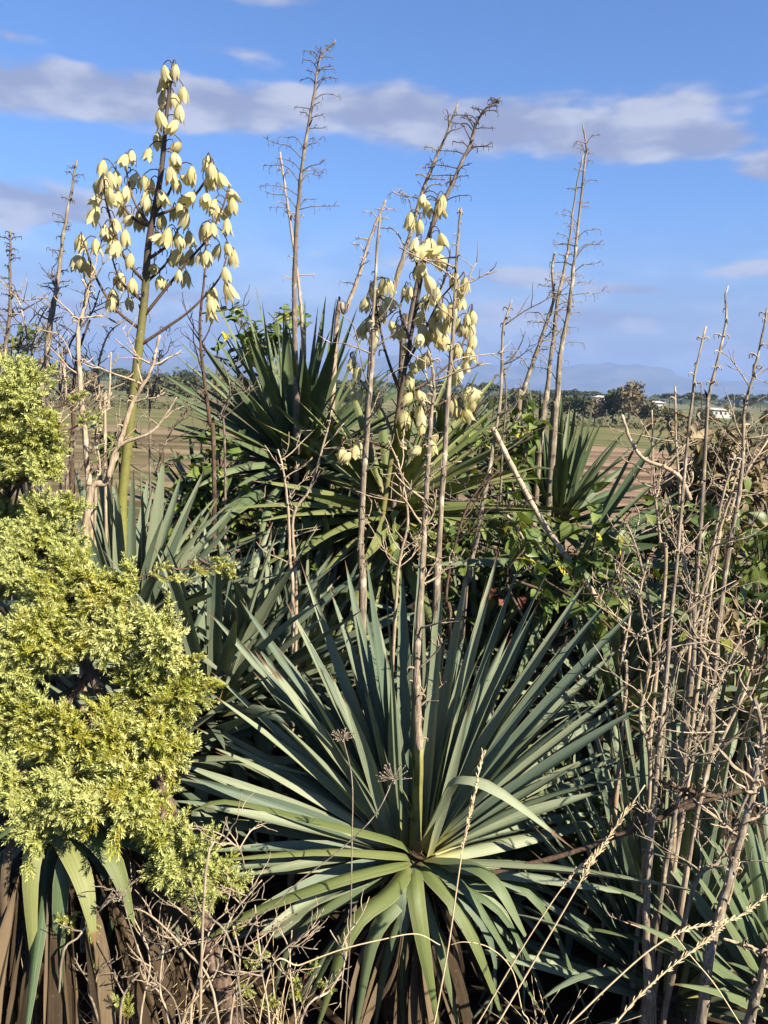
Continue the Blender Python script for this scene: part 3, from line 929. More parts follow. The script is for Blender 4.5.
# right group
RG = 'dry stalks standing in the thicket'
stalk('front left stem of the dense dry stalks on the right', [(648, 1010), (646, 948), (647, 896), (651, 834), (654, 799), (660, 735), (665, 688), (670, 631), (674, 588), (685, 470), (692, 400), (697, 365), (706, 326)], 1.62, 1.85, .0105, .002, 'stalk', None, (.1, 1, 60, .02), (.12, .75, 14, .16), seed=140, bmat='twig')
stalk('second stem of the dense dry stalks on the right, ending in a bare wavy tip', [(652, 1030), (652, 942), (663, 883), (672, 853), (676, 807), (681, 799), (688, 709), (694, 657), (694, 606), (697, 588), (706, 435), (709, 396), (718, 358), (726, 321), (725, 297), (728, 286)], 1.7, 1.95, .0108, .0018, 'stalk', None, (.1, .9, 60, .02), (.12, .7, 14, .16), seed=141, bmat='twig')
stalk('third stem of the dense dry stalks on the right, leaning out of view', [(708, 760), (712, 704), (717, 644), (724, 580), (738, 500), (743, 457), (744, 413), (753, 376), (762, 336), (767, 308)], 1.9, 2.0, .0100, .002, 'stalk', None, (.1, 1, 50, .02), (.1, .8, 13, .16), seed=142, bmat='twig')
stalk('thick rough stem at lower right bending up to the edge of the view', [(700, 1030), (706, 975), (712, 943), (723, 902), (736, 853), (747, 818), (755, 780), (759, 760), (763, 735), (755, 700)], 1.45, 1.6, .0135, .004, 'stalk', None, (.1, 1, 46, .02), (.2, .98, 12, .13), seed=143, bmat='twig')
stalk('rough stem in the lower right corner of the view', [(748, 1030), (760, 985), (772, 940), (785, 880)], 1.4, 1.4, .012, .006, 'stalk', None, (.1, 1, 20, .02), (.2, .9, 4, .12), seed=144, bmat='twig')
stalk('crooked arched branch over the vine, in front of the far yucca blades', [(690, 500), (681, 479), (666, 468), (644, 459), (631, 441), (622, 415)], 2.0, 2.0, .0065, .0035, 'twig', None, (.1, 1, 8, .012), (.1, .5, 3, .08), 'dry_branch', 'branch', 145, ground=False)
for i, (pts, d, lab) in enumerate([
        ([(664, 720), (655, 640), (640, 560), (625, 520)], 1.9, 'thin twiggy stem leaning left out of the dense dry stalks'),
        ([(690, 640), (684, 560), (680, 500), (676, 440), (675, 386)], 2.0, 'slender upright twig between the first two dense dry stalks'),
        ([(706, 700), (700, 640), (712, 560), (732, 490), (745, 440)], 1.95, 'slender twig crossing the second and third dense dry stalks'),
        ([(668, 700), (690, 640), (710, 560), (722, 500), (735, 455)], 1.85, 'slanting twig running up behind the dense dry stalks'),
        ([(692, 760), (716, 690), (740, 640), (760, 600)], 1.75, 'twig leaning right from the foot of the dense dry stalks'),
        ([(700, 800), (722, 740), (745, 690), (758, 640)], 1.7, 'spiky twig reaching toward the right edge over the yucca tops'),
        ([(672, 830), (690, 770), (700, 720), (735, 650)], 1.7, 'bent twig crossing in front of the dense dry stalks'),
        ([(650, 780), (640, 720), (650, 660), (640, 600), (648, 560)], 1.8, 'crooked twig standing left of the dense dry stalks'),
        ([(664, 590), (660, 540), (654, 480), (652, 410)], 2.1, 'thin bare twig rising past the ploughed field at right'),
        ([(690, 900), (720, 860), (745, 800), (765, 760)], 1.55, 'forked thorny twig in front of the thick rough stem'),
        ([(715, 560), (728, 520), (742, 480), (768, 440)], 2.1, 'twig slanting to the right edge above the evergreen shrub'),
        ([(625, 700), (622, 660), (630, 610), (618, 570)], 1.9, 'crooked thin twig over the right-hand leaves of the foreground yucca')]):
    stalk(lab, pts, d, d + .05, .0062, .0022, 'twig' if i % 3 else 'stalk', None, (.1, 1, 26, .016), (.1, .95, 10, .14), 'bare_twig_stem', 'dry stem', 150 + i, 'bare twigs among the dry stalks')
stalk('dark fallen branch lying across the leaves at lower right', [(480, 876), (512, 868), (560, 856), (614, 837), (660, 818), (701, 802), (750, 788), (790, 776)], 1.72, 1.70, .0055, .0065, 'twig_dark', None, None, (.4, .95, 5, .12), 'fallen_branch', 'branch', 170, ground=False)

# ------------------------------------------------------------------ yuccas
# foreground rosette
A, ca = yucca('large foreground yucca with a wide fan of blue-green leaves in the centre', 414, 856, 1.78)
TIPS = [  # px, py, depth offset, width, lift, roll
    (206, 690, -.05, .052, .05, .1), (267, 665, .02, .050, .04, .2), (297, 668, .00, .046, .03, -.1), (302, 630, .10, .050, .05, .2), (342, 692, -.10, .052, .06, -.3),
    (391, 668, -.05, .048, .03, .3), (205, 608, .18, .048, .06, .1), (228, 628, .12, .046, .05, .0), (240, 600, .25, .046, .04, .2), (176, 762, -.06, .046, .03, .1),
    (186, 776, -.12, .048, .04, .1), (200, 806, -.14, .048, .05, .0), (206, 852, -.18, .046, .06, -.1), (176, 902, -.18, .046, .08, -.1), (236, 922, -.26, .046, .08, -.1),
    (212, 872, -.10, .046, .05, .1), (252, 940, -.24, .044, .08, -.1),
    (366, 556, .10, .048, .02, .1), (386, 588, .02, .046, .03, -.2), (402, 566, .12, .048, .02, .0), (443, 574, .05, .046, .02, .1), (438, 600, .16, .046, .02, -.1),
    (470, 556, .10, .048, .02, .1), (487, 578, .02, .046, .03, .2), (521, 560, .10, .046, .03, .0), (552, 562, .05, .052, .04, -.2), (592, 573, .15, .048, .04, .0),
    (612, 596, .10, .048, .05, .1), (642, 602, .05, .056, .05, -.1), (628, 640, .18, .050, .05, .0), (648, 703, -.02, .046, .05, .1), (641, 676, .05, .044, .04, -.1),
    (606, 790, .02, .046, .05, -.3), (540, 600, .22, .048, .03, .1), (330, 590, .2, .048, .03, .1), (285, 600, .22, .050, .04, -.1), (345, 560, .22, .046, .02, .0),
    (254, 650, .15, .048, .05, .1), (320, 720, -.12, .044, .05, .2), (470, 700, -.08, .030, .03, .3), (300, 560, .28, .046, .03, 0), (420, 545, .25, .046, .02, 0), (500, 545, .26, .046, .02, 0),
    (190, 725, .06, .044, .05, .1), (570, 640, .24, .046, .04, .1), (590, 700, .12, .042, .05, .1)]
TIPS += [(414 + rr_ * math.sin(an), 856 - rr_ * math.cos(an) * 1.02, rnd.uniform(-.06, .3), .046, rnd.uniform(.02, .07), 0)
         for an, rr_ in [(R(-80 + k * 160 / 39 + rnd.uniform(-3, 3)), rnd.uniform(185, 285)) for k in range(40)]]
for s in TIPS:
    traced(A, ca, s, 'blade')
def hang(plant, c, pts, d, w, kind, roll=0., fold=.2, cut=1.0, name='leaf'):
    """a leaf that bends over and hangs: seen through pts, depths d"""
    W3 = [c] + [P(x, y, dd) for (x, y), dd in zip(pts, d)]
    C = spline(W3, 14)
    h = Vector(W3[-1]) - c
    hz_ = Vector((h.x, h.y, 0)).normalized() if Vector((h.x, h.y, 0)).length > .01 else Vector((0, -1, 0))
    v, f, u = blade(C, w * .84, (-hz_.y, hz_.x, 0), fold * 1.6, roll, 14, (-1, -.5, 0, .5, 1), .04, cut)
    return mk(name, v, f, M[kind], plant, u, origin=c)
hang(A, ca, [(412, 874), (405, 900), (403, 934)], [1.70, 1.64, 1.63], .060, 'blade', 0, .1, .90)
hang(A, ca, [(416, 885), (424, 943), (440, 1035)], [1.66, 1.60, 1.58], .052, 'blade_yellow')
hang(A, ca, [(392, 888), (350, 930), (312, 1045)], [1.62, 1.52, 1.46], .056, 'blade_yellow')
hang(A, ca, [(400, 895), (372, 940), (352, 1050)], [1.66, 1.60, 1.55], .050, 'blade_green')
hang(A, ca, [(432, 874), (465, 917), (498, 1000)], [1.70, 1.63, 1.58], .052, 'blade_yellow', 0, .2, .93)
hang(A, ca, [(440, 868), (476, 900), (548, 1024)], [1.72, 1.66, 1.60], .044, 'blade_green', 0, .2)
hang(A, ca, [(465, 861), (498, 884), (526, 936)], [1.68, 1.60, 1.56], .050, 'blade_green', 0, .15, .92)
hang(A, ca, [(440, 800), (458, 776), (500, 790), (575, 850)], [1.68, 1.58, 1.54, 1.52], .060, 'blade', 0, .2)
hang(A, ca, [(398, 862), (345, 876), (250, 912), (190, 950)], [1.66, 1.56, 1.50, 1.48], .046, 'blade_yellow')
hang(A, ca, [(392, 852), (320, 850), (200, 862)], [1.64, 1.55, 1.5], .044, 'blade_yellow')
hang(A, ca, [(398, 840), (330, 822), (230, 800), (190, 812)], [1.68, 1.6, 1.55, 1.53], .046, 'blade_yellow')
for (x1, y1, x2, y2, x3, dd) in [(402, 905, 384, 960, 372, 0), (430, 905, 446, 960, 462, .02), (444, 890, 480, 950, 512, .03), (380, 890, 330, 950, 290, 0), (366, 880, 290, 940, 262, .02), (455, 880, 510, 920, 566, .05), (410, 910, 402, 960, 404, .04), (470, 880, 540, 900, 600, .06)]:
    hang(A, ca, [(x1, y1), (x2, y2), (x3, 1045)], [1.72 + dd, 1.68 + dd, 1.66 + dd], .044, 'blade_green', rnd.gauss(0, .3), .3)
rosette(A, ca, 130, .60, 'blade', 5, el_hi=78, el_lo=-45, wscale=.9, skip=lambda az, el: 3.45 < az < 6.0)
skirt(A, ca, 50, .55, 6, wr=(.07, .25))
for k in range(7):     # cut, dry leaf ends round the heart
    put_leaf(A, 'dead', ca + Vector((rnd.uniform(-.03, .03), -.03, .01)), rnd.uniform(3.4, 6.0), R(rnd.uniform(-30, 60)), rnd.uniform(.08, .15), 2.4, 1, name='dead_leaf')

bs = spline([ca - Vector((0, 0, .02)), P(417, 800, 1.80), P(419, 748, 1.80)], 12)
v, f, u = tube(bs, np.linspace(.017, .0115, 12), 9, True, .06, rnd)
mk('stalk_base', v, f, M['gbase'], A, u, origin=ca)
for k in range(5):   # bracts clasping the stalk base
    put_leaf(A, 'blade_yellow', Vector(bs[3 + k]), rnd.uniform(3.3, 6.1), R(rnd.uniform(60, 80)), rnd.uniform(.07, .13), 2.0, 0)
# dark rosette under the tallest stalk
B, cb_ = yucca('dark spiky yucca with upright fan of leaves at the foot of the tallest stalk', 298, 462, 3.0)
for s in [(185, 320, -.1, .042, .03, 0), (215, 300, .05, .042, .03, .1), (233, 318, -.1, .044, .03, 0), (262, 300, -.05, .042, .02, .1), (255, 285, .2, .04, .02, 0), (284, 305, -.05, .044, .02, -.1),
          (276, 308, .0, .042, .02, .1), (172, 352, -.1, .042, .04, .1), (160, 372, 0, .042, .04, 0), (176, 338, .1, .042, .03, 0), (165, 395, -.1, .04, .04, 0), (318, 305, .05, .044, .02, 0),
          (326, 295, .1, .044, .02, .1), (336, 298, 0, .044, .02, -.1), (346, 306, .1, .044, .03, 0), (358, 306, .05, .044, .03, .1), (368, 322, 0, .044, .03, 0), (382, 340, .1, .042, .04, 0),
          (400, 362, .1, .042, .04, .1), (210, 330, .2, .042, .04, 0), (245, 305, .2, .042, .03, 0), (305, 300, .2, .042, .03, 0), (150, 420, 0, .04, .05, 0), (225, 345, -.25, .044, .03, .1)]:
    traced(B, cb_, s, 'blade_green')
rosette(B, cb_, 110, .56, 'blade_green', 21, el_hi=86, el_lo=-22, wscale=1.0)
skirt(B, cb_, 14, .5, 22)

# left flowering plant
Cp, cc = yucca('flowering yucca at left with a tall green stem of cream bell flowers', 128, 625, 2.3)
for s in [(88, 470, .1, .045, .02, 0), (104, 462, .05, .046, .02, .1), (140, 465, .0, .048, .02, -.1), (164, 452, -.05, .056, .02, .2), (182, 472, .1, .046, .03, 0), (206, 466, .05, .044, .03, .1),
          (222, 490, 0, .042, .04, 0), (240, 500, .1, .042, .04, .1), (236, 520, -.05, .042, .05, 0), (248, 545, 0, .042, .05, 0), (72, 492, .1, .044, .03, 0), (116, 480, -.1, .046, .02, .1),
          (196, 490, -.1, .044, .03, 0), (256, 575, -.1, .042, .06, 0), (226, 590, -.25, .044, .07, .1), (258, 566, -.2, .036, .06, 0)]:
    traced(Cp, cc, s, 'blade')
rosette(Cp, cc, 70, .52, 'blade', 31, el_hi=86, el_lo=-40)
skirt(Cp, cc, 10, .5, 32)

# centre flowering plant, yellow-green, behind the foreground fan
Dp, cd = yucca('flowering yucca behind the foreground fan with yellowish leaves and cream flowers', 390, 512, 2.72)
rosette(Dp, cd, 100, .60, 'blade_yellow', 41, el_hi=62, el_lo=-40, axis=(0, 0))
for s in [(470, 345, .25, .04, .06, 0), (500, 372, .2, .04, .06, 0), (520, 388, .2, .04, .07, 0), (455, 360, .3, .04, .05, 0), (540, 410, .1, .04, .08, 0), (560, 520, -.1, .05, .10, 0), (600, 540, -.1, .05, .10, .1), (585, 575, -.2, .05, .12, 0)]:
    traced(Dp, cd, s, 'blade_yellow')

# far yucca under the three stalks
Ep, ce = yucca('far yucca with upright green blades below the three tall stalks', 556, 520, 3.25)
for s in [(513, 385, 0, .044, .02, 0), (527, 372, .05, .044, .02, .1), (540, 388, 0, .044, .02, 0), (562, 392, .05, .044, .02, .1), (578, 388, .0, .044, .03, 0), (594, 398, -.05, .046, .03, .1),
          (584, 412, -.1, .044, .03, 0), (600, 470, -.1, .042, .05, 0), (532, 398, -.05, .044, .02, 0), (552, 400, -.1, .044, .02, 0), (506, 400, 0, .044, .03, 0), (570, 404, .2, .044, .02, 0)]:
    traced(Ep, ce, s, 'blade_green')
rosette(Ep, ce, 70, .46, 'blade_green', 51, el_hi=86, el_lo=-20)
# long blades crossing the field at right of it
E2, ce2 = yucca('yucca throwing two long blades up across the view of the field', 566, 566, 2.45)
for s in [(646, 426, -.05, .034, .03, 0), (664, 428, .05, .040, .03, .1), (668, 470, .1, .04, .04, 0), (672, 500, .1, .05, .05, 0), (680, 530, 0, .05, .07, 0), (660, 545, -.1, .05, .08, .1)]:
    traced(E2, ce2, s, 'blade_green')
rosette(E2, ce2, 34, .50, 'blade_green', 61, el_hi=30, el_lo=-40, skip=lambda az, el: math.sin(az) < -.2 and el > .2)

# right foreground
Fp, cf = yucca('right foreground yucca with dark shaded leaves behind the dry stalks', 668, 985, 1.86)
for s in [(600, 672, .1, .042, .02, 0), (618, 655, .15, .042, .02, 0), (640, 665, .1, .042, .02, .1), (572, 690, .05, .042, .03, 0), (560, 730, 0, .042, .04, 0), (690, 660, .1, .044, .02, .1), (712, 665, .05, .044, .02, 0),
          (730, 655, .1, .044, .02, .1), (752, 640, .05, .044, .03, 0), (768, 668, 0, .044, .03, 0), (548, 770, -.05, .040, .04, 0), (535, 810, -.1, .040, .05, 0), (660, 690, -.05, .042, .02, 0), (676, 655, .2, .042, .02, 0),
          (586, 700, .2, .042, .03, 0), (615, 700, -.05, .042, .02, 0), (640, 720, -.1, .044, .02, .1), (700, 700, -.1, .044, .02, 0), (740, 700, -.1, .044, .03, 0), (530, 850, -.1, .040, .06, 0)]:
    traced(Fp, cf, s, 'blade')
rosette(Fp, cf, 100, .64, 'blade', 71, el_hi=86, el_lo=8, wscale=.85, skip=lambda az, el: 3.9 < az < 5.4)
F2, cf2 = yucca('half-hidden yucca in the lower right corner with leaves pointing up left', 790, 1010, 1.6)
rosette(F2, cf2, 50, .50, 'blade_green', 75, el_hi=84, el_lo=20)

# bottom left plant, hanging leaves over dry thatch
Gp, cg = yucca('bottom left yucca under the juniper, broad green leaves hanging over brown dead ones', 55, 812, 1.62)
hang(Gp, cg, [(62, 830), (84, 880), (96, 950)], [1.5, 1.42, 1.38], .060, 'blade_yellow', 0, .15)
hang(Gp, cg, [(80, 822), (114, 860), (136, 930)], [1.5, 1.44, 1.4], .062, 'blade_yellow', 0, .15)
hang(Gp, cg, [(96, 826), (150, 850), (190, 900)], [1.52, 1.5, 1.48], .050, 'blade_green', 0, .15)
hang(Gp, cg, [(40, 830), (30, 880), (36, 1000)], [1.5, 1.44, 1.4], .050, 'blade_yellow', 0, .15)
hang(Gp, cg, [(20, 830), (4, 880), (6, 990)], [1.5, 1.44, 1.4], .028, 'dead', 0, .15, 1.0, 'dead_leaf')
hang(Gp, cg, [(70, 840), (60, 900), (60, 1040)], [1.5, 1.44, 1.42], .046, 'blade_green', 0, .15)
rosette(Gp, cg, 16, .40, 'blade_green', 81, el_hi=40, el_lo=-70)
skirt(Gp, cg, 190, .62, 82, .3, .0, wr=(.07, .24))

# plants that fill the thicket behind
for (px, py, d, n, L, kd, seed, lab, hi, lo) in [
        (250, 690, 2.35, 85, .56, 'blade', 91, 'shaded yucca left of the foreground fan with crossing narrow leaves', 88, -30),
        (330, 600, 2.75, 80, .52, 'blade_green', 92, 'shaded yucca between the dark fan and the foreground fan', 85, -30),
        (520, 650, 2.55, 60, .42, 'blade_green', 93, 'low shaded yucca behind the right half of the foreground fan', 70, -40),
        (735, 700, 2.6, 75, .54, 'blade', 94, 'yucca behind the dense dry stalks, pale leaves pointing up', 86, -30),
        (205, 520, 3.2, 60, .46, 'blade_green', 95, 'deep shaded yucca between the left flowers and the dark fan', 60, -30),
        (440, 470, 3.3, 60, .50, 'blade_green', 96, 'yucca half hidden behind the centre flowers', 75, -25),
        (640, 600, 3.0, 60, .46, 'blade_green', 97, 'low yucca under the vine at right of the cane', 50, -40),
        (150, 760, 2.0, 60, .50, 'blade', 98, 'yucca behind the juniper showing blue leaf tips at its right', 75, -40),
        (30, 640, 2.4, 50, .50, 'blade', 99, 'yucca hidden behind the juniper at the left edge', 75, -30),
        (212, 705, 2.2, 80, .62, 'blade', 112, 'blue-leaved yucca right behind the juniper shoulder', 86, -20),
        (300, 680, 2.45, 70, .52, 'blade', 113, 'yucca with narrow blue leaves just behind the left of the foreground fan', 88, -10),
        (478, 660, 2.5, 60, .46, 'blade', 114, 'yucca with upright blue leaves behind the centre of the foreground fan', 88, 10),
        (610, 700, 2.4, 75, .52, 'blade', 115, 'blue-leaved yucca filling the gap right of the foreground fan', 88, -15),
        (580, 840, 2.3, 60, .46, 'blade', 116, 'shaded low yucca behind the fallen branch', 84, -10),
        (350, 540, 3.1, 60, .5, 'blade_green', 117, 'dark yucca filling the shade below the dark fan', 60, -35),
        (770, 560, 3.0, 40, .5, 'blade_green', 100, 'yucca hidden behind the evergreen shrub at the right edge', 60, -30)]:
    t_, c0 = yucca(lab, px, py, d)
    rosette(t_, c0, n, L, kd, seed, el_hi=hi, el_lo=lo)
    skirt(t_, c0, 8, .5, seed)

# ------------------------------------------------------------------ cream flowers
def flower_mesh(seed, openness):
    g = random.Random(seed)
    V, F, UV = [], [], []
    for k in range(6):
        a0 = k * math.pi / 3 + g.uniform(-.1, .1)
        inner = k % 2
        op_k = openness + g.uniform(-.18, .28)
        ln_k = g.uniform(1.0, 1.22)
        rows = 6
        for i in range(rows):
            t = i / (rows - 1)
            prof = math.sin(min(1, t * 1.25 + .12) * math.pi * .62) * .46
            if t > .6: prof += (t - .6) * op_k
            prof *= (.93 if inner else 1.0)
            wdt = R(32) * (1 if t < .6 else max(.06, 1 - ((t - .6) / .4) ** 2))
            for c in (-1, 0, 1):
                a = a0 + c * wdt
                rr = prof * (1.0 if c == 0 else .95)
                V.append((rr * math.cos(a), rr * math.sin(a), -t * ln_k - .02 + (.03 if c else 0) + g.uniform(-.01, .01)))
                UV.append(((c + 1) / 2, t))
        o = k * rows * 3
        for i in range(rows - 1):
            for c in range(2):
                p = o + i * 3 + c
                F.append((p, p + 1, p + 4, p + 3))
    return mesh('flower', V, F, M['flower'], UV)
FL = [flower_mesh(200 + i, op) for i, op in enumerate([-.15, -.3, .1, .3, -.05, .55])]

def z7(x, y): return (60 + x / 3.658, 50 + y / 3.658)
def z8(x, y): return (330 + x / 3.84, 80 + y / 3.84)
def z9(x, y): return (320 + x / 3.84, 300 + y / 3.84)

def flower_stalk(plant, foot, stem_px, branches, flowers, d, seed, r0, r1, size):
    g = random.Random(seed)
    W3 = [foot] + [P(x, y, d) for x, y in stem_px]
    C = spline(W3, 46)
    rad = r0 + (r1 - r0) * np.linspace(0, 1, 46) ** 1.1
    v, f, u = tube(C, rad, 8, True, .05, g)
    st = mk('flower_stalk', v, f, M['gstem'], plant, u, origin=foot)
    for i in range(9):
        put_leaf(st, 'dead', Vector(C[2 + i * 2]), g.uniform(2.6, 6.6), R(g.uniform(40, 84)), g.uniform(.03, .07), g.uniform(1.2, 2.4), None, g, 0, 'bract')
    axes = [[Vector(q) for q in C[16:]]]
    for bpts in branches:
        dep = g.uniform(-.16, .16)
        k = len(bpts)
        B3 = [P(x, y, d + dep * (i / (k - 1)) ** 1.0) for i, (x, y) in enumerate(bpts)]
        i0 = min(range(len(C)), key=lambda i: (Vector(C[i]) - B3[0]).length)
        B3[0] = Vector(C[i0])
        bc = spline(B3, 14)
        v, f, u = tube(bc, np.linspace(.0052, .002, 14), 5, True, .08, g)
        br = mk('flower_branch', v, f, M['stalk_grey' if g.random() < .25 else 'twig_dark'], st, u, origin=B3[0])
        axes.append([Vector(q) for q in bc[2:]])
    pts = [(q, a) for a in axes for q in a]
    pix = []
    for q, a in pts:
        r_ = q - CAM
        dz = r_.dot(FW)
        pix.append((CX + F_PX * r_.dot(RT) / dz, CY - F_PX * r_.dot(UP) / dz))
    hp = []
    for (x, y) in flowers:
        j = min(range(len(pts)), key=lambda j: (pix[j][0] - x) ** 2 + (pix[j][1] - (y - 12)) ** 2 * .8)
        a = pts[j][0]
        s = size * g.uniform(.82, 1.12)
        top = P(x, y, a.y + g.uniform(-.05, .05)) + Vector((0, 0, s * .55))
        pc = spline([a, (a + top) * .5 + Vector((0, 0, .012)), top + Vector((0, 0, .004)), top - Vector((0, 0, .002))], 6)
        v, f, u = tube(pc, .0016, 4)
        mk('pedicel', v, f, M['twig_dark'], st, u, origin=a)
        mw = (Matrix.Translation(top) @ Matrix.Rotation(g.uniform(0, 6.28), 4, 'Z') @ Matrix.Rotation(g.gauss(0, .45), 4, 'X')
              @ Matrix.Diagonal((s * g.uniform(.68, .98), s * g.uniform(.68, .98), s * g.uniform(.9, 1.1), 1)))
        link('flower', g.choice(FL), st, mw)
    # spent flower stubs on stem and branches
    ps = []
    for _ in range(90):
        q = g.choice(pts)[0]; az = g.uniform(0, 6.28); h = g.uniform(.012, .028)
        e = Vector((math.cos(az), math.sin(az), 0))
        ps.append(tube(spline([q, q + e * h * .6 + Vector((0, 0, h * .5)), q + e * h + Vector((0, 0, h * .2)), q + e * h * .9 - Vector((0, 0, h * .4))], 5), np.linspace(.0016, .0012, 5), 4))
    v, f, u = join(ps)
    o = mk('spent_pedicels', v, f, M['twig_dark'], st, u, origin=foot)
    o['kind'] = 'stuff'

S1F = [(424, 85), (383, 125), (380, 85), (372, 190), (415, 190), (450, 165), (437, 235), (360, 258), (430, 290), (355, 330), (330, 385), (441, 367), (418, 412), (402, 460), (160, 437), (245, 412), (205, 470), (180, 480), (282, 485),
       (482, 460), (553, 450), (580, 480), (540, 415), (545, 490), (440, 495), (335, 505), (370, 545), (150, 505), (180, 530), (215, 545), (150, 560), (245, 530), (140, 610), (320, 585), (315, 545), (235, 595), (268, 632), (290, 640),
       (200, 645), (165, 665), (238, 690), (195, 695), (208, 728), (258, 775), (415, 600), (445, 570), (490, 555), (465, 625), (540, 560), (560, 595), (620, 545), (625, 595), (612, 645), (560, 660), (520, 670), (470, 690), (430, 705),
       (375, 700), (375, 630), (350, 690), (445, 755), (480, 760), (405, 775), (532, 765), (583, 740), (630, 770), (635, 755), (600, 822), (605, 885), (560, 895), (552, 935), (547, 970), (435, 830), (345, 815), (265, 865), (225, 850),
       (250, 935), (195, 905), (178, 940), (365, 855), (78, 708), (130, 720), (85, 790), (70, 780), (105, 805)]
flower_stalk(Cp, cc, [(122, 520), (125, 470), (133, 400), (141, 330), z7(310, 900), z7(320, 750), z7(335, 640), z7(365, 480), z7(380, 350), z7(390, 230), z7(405, 120), z7(412, 50)],
             [[z7(*q) for q in b] for b in [
                 [(285, 1010), (200, 945), (130, 830), (100, 740), (80, 690)], [(300, 840), (250, 780), (210, 700), (170, 560), (160, 480)], [(320, 650), (280, 570), (250, 480), (240, 400)], [(345, 590), (400, 520), (425, 430)],
                 [(310, 990), (390, 870), (480, 760), (540, 690), (590, 590), (612, 520)], [(330, 760), (400, 710), (440, 640)], [(292, 1060), (390, 1015), (480, 950), (580, 840), (612, 750)], [(350, 620), (460, 560), (530, 480), (550, 400)],
                 [(290, 920), (225, 850), (190, 760)], [(300, 840), (380, 790), (410, 740)], [(335, 660), (260, 610), (210, 520), (205, 440)]]],
             [z7(*q) for q in S1F] + [(z7(*q)[0] + rnd.uniform(-8, 8), z7(*q)[1] + rnd.uniform(-8, 8)) for q in S1F[12:80:3]], 2.3, 301, .0155, .0035, .041)
S2F = [z8(*q) for q in [(358, 470), (412, 500), (342, 565), (420, 620), (333, 660), (362, 670), (388, 640), (405, 705), (310, 820), (367, 785), (390, 855), (430, 885), (410, 925), (350, 930), (440, 950), (500, 860), (515, 790), (545, 915), (520, 960),
                        (170, 830), (210, 870), (200, 925), (150, 940), (250, 970), (205, 795), (330, 740)]]
S2F += [z9(*q) for q in [(235, 80), (215, 150), (185, 105), (290, 130), (130, 240), (150, 285), (130, 365), (205, 330), (205, 405), (395, 70), (390, 160), (345, 270), (420, 230), (350, 195), (470, 45), (455, 90), (470, 140), (445, 165), (580, 70), (585, 120),
                         (560, 130), (525, 200), (570, 215), (550, 255), (510, 310), (510, 405), (570, 370), (590, 415), (555, 455), (325, 460), (385, 455), (390, 505), (415, 565), (300, 555), (85, 600), (135, 585), (350, 385), (180, 20)]]
flower_stalk(Dp, cd, [(378, 545), (384, 505), (394, 440), (403, 380), (412, 330), (423, 270), (432, 225), (438, 195)],
             [[(394, 440), (382, 410), (360, 380), (350, 355)], [(400, 400), (385, 350), (377, 310), (370, 285)], [(405, 370), (425, 330), (440, 300), (462, 275)], [(400, 400), (430, 380), (460, 350), (472, 305)], [(410, 340), (400, 310), (408, 285)],
              [(394, 440), (410, 420), (425, 400), (430, 430)], [(392, 450), (365, 440), (345, 440)], [(396, 430), (430, 410), (470, 385)], [(415, 310), (440, 290), (450, 255)], [(420, 290), (416, 250), (420, 215)]],
             S2F + [(x + rnd.uniform(-9, 9), y + rnd.uniform(-10, 10)) for x, y in S2F[::2] + S2F[1::3]], 2.45, 302, .0105, .0028, .044)

# ------------------------------------------------------------------ climbing vine and shrubs
def heart_leaf(seed, mat, w=.85, fold=.35, curl=.2, lobes=True, name='leaf'):
    g = random.Random(seed)
    # outline half, from stalk to tip, unit length along +X
    if lobes: half = [(-.08, .22), (.06, .43), (.28, .46), (.52, .34), (.76, .16)]
    else: half = [(.06, .12), (.2, .24), (.42, .30), (.65, .22), (.85, .10)]
    V = [(0, 0, 0)]; UV = [(.5, 0)]
    mids = [(.12, 0), (.3, 0), (.5, 0), (.72, 0), (1.0, 0)]
    zf = lambda x, y: -curl * x * x + abs(y) * fold + g.uniform(-.015, .015)
    for x, _ in mids: V.append((x, 0, zf(x, 0))); UV.append((.5, x))
    for sgn in (1, -1):
        for x, y in half: V.append((x, sgn * y * w, zf(x, y))); UV.append((.5 + sgn * y, max(0, x)))
    F = []
    for s in (0, 1):
        h = 6 + s * 5
        q = [(0, 1, h + 1, h), (1, 2, h + 2, h + 1), (2, 3, h + 3, h + 2), (3, 4, h + 4, h + 3)]
        F += [t_ if s == 0 else t_[::-1] for t_ in q]
        F.append((4, 5, h + 4) if s == 0 else (h + 4, 5, 4))
    # stalk
    o = len(V)
    v, f, u = tube([(-.45, 0, -.12), (-.2, 0, -.02), (0, 0, 0)], .018, 3, False)
    V += [tuple(x) for x in v]; UV += [(.2, .3)] * len(v); F += [tuple(i + o for i in q) for q in f]
    return mesh(name, V, F, mat, UV)
HL = [heart_leaf(400 + i, M['vine'], .8 + .1 * (i % 3), .25 + .1 * (i % 2), .1 + .12 * (i % 3)) for i in range(5)]
OL = [heart_leaf(410 + i, M['shrub'], 1.0, .3, .1 + .1 * i, False) for i in range(4)]
DL = [heart_leaf(420 + i, M['dryleaf'], .8, .6 + .3 * (i % 2), .2 + .3 * i, False) for i in range(4)]
RL = heart_leaf(430, M['redleaf'], .9, .3, .3)

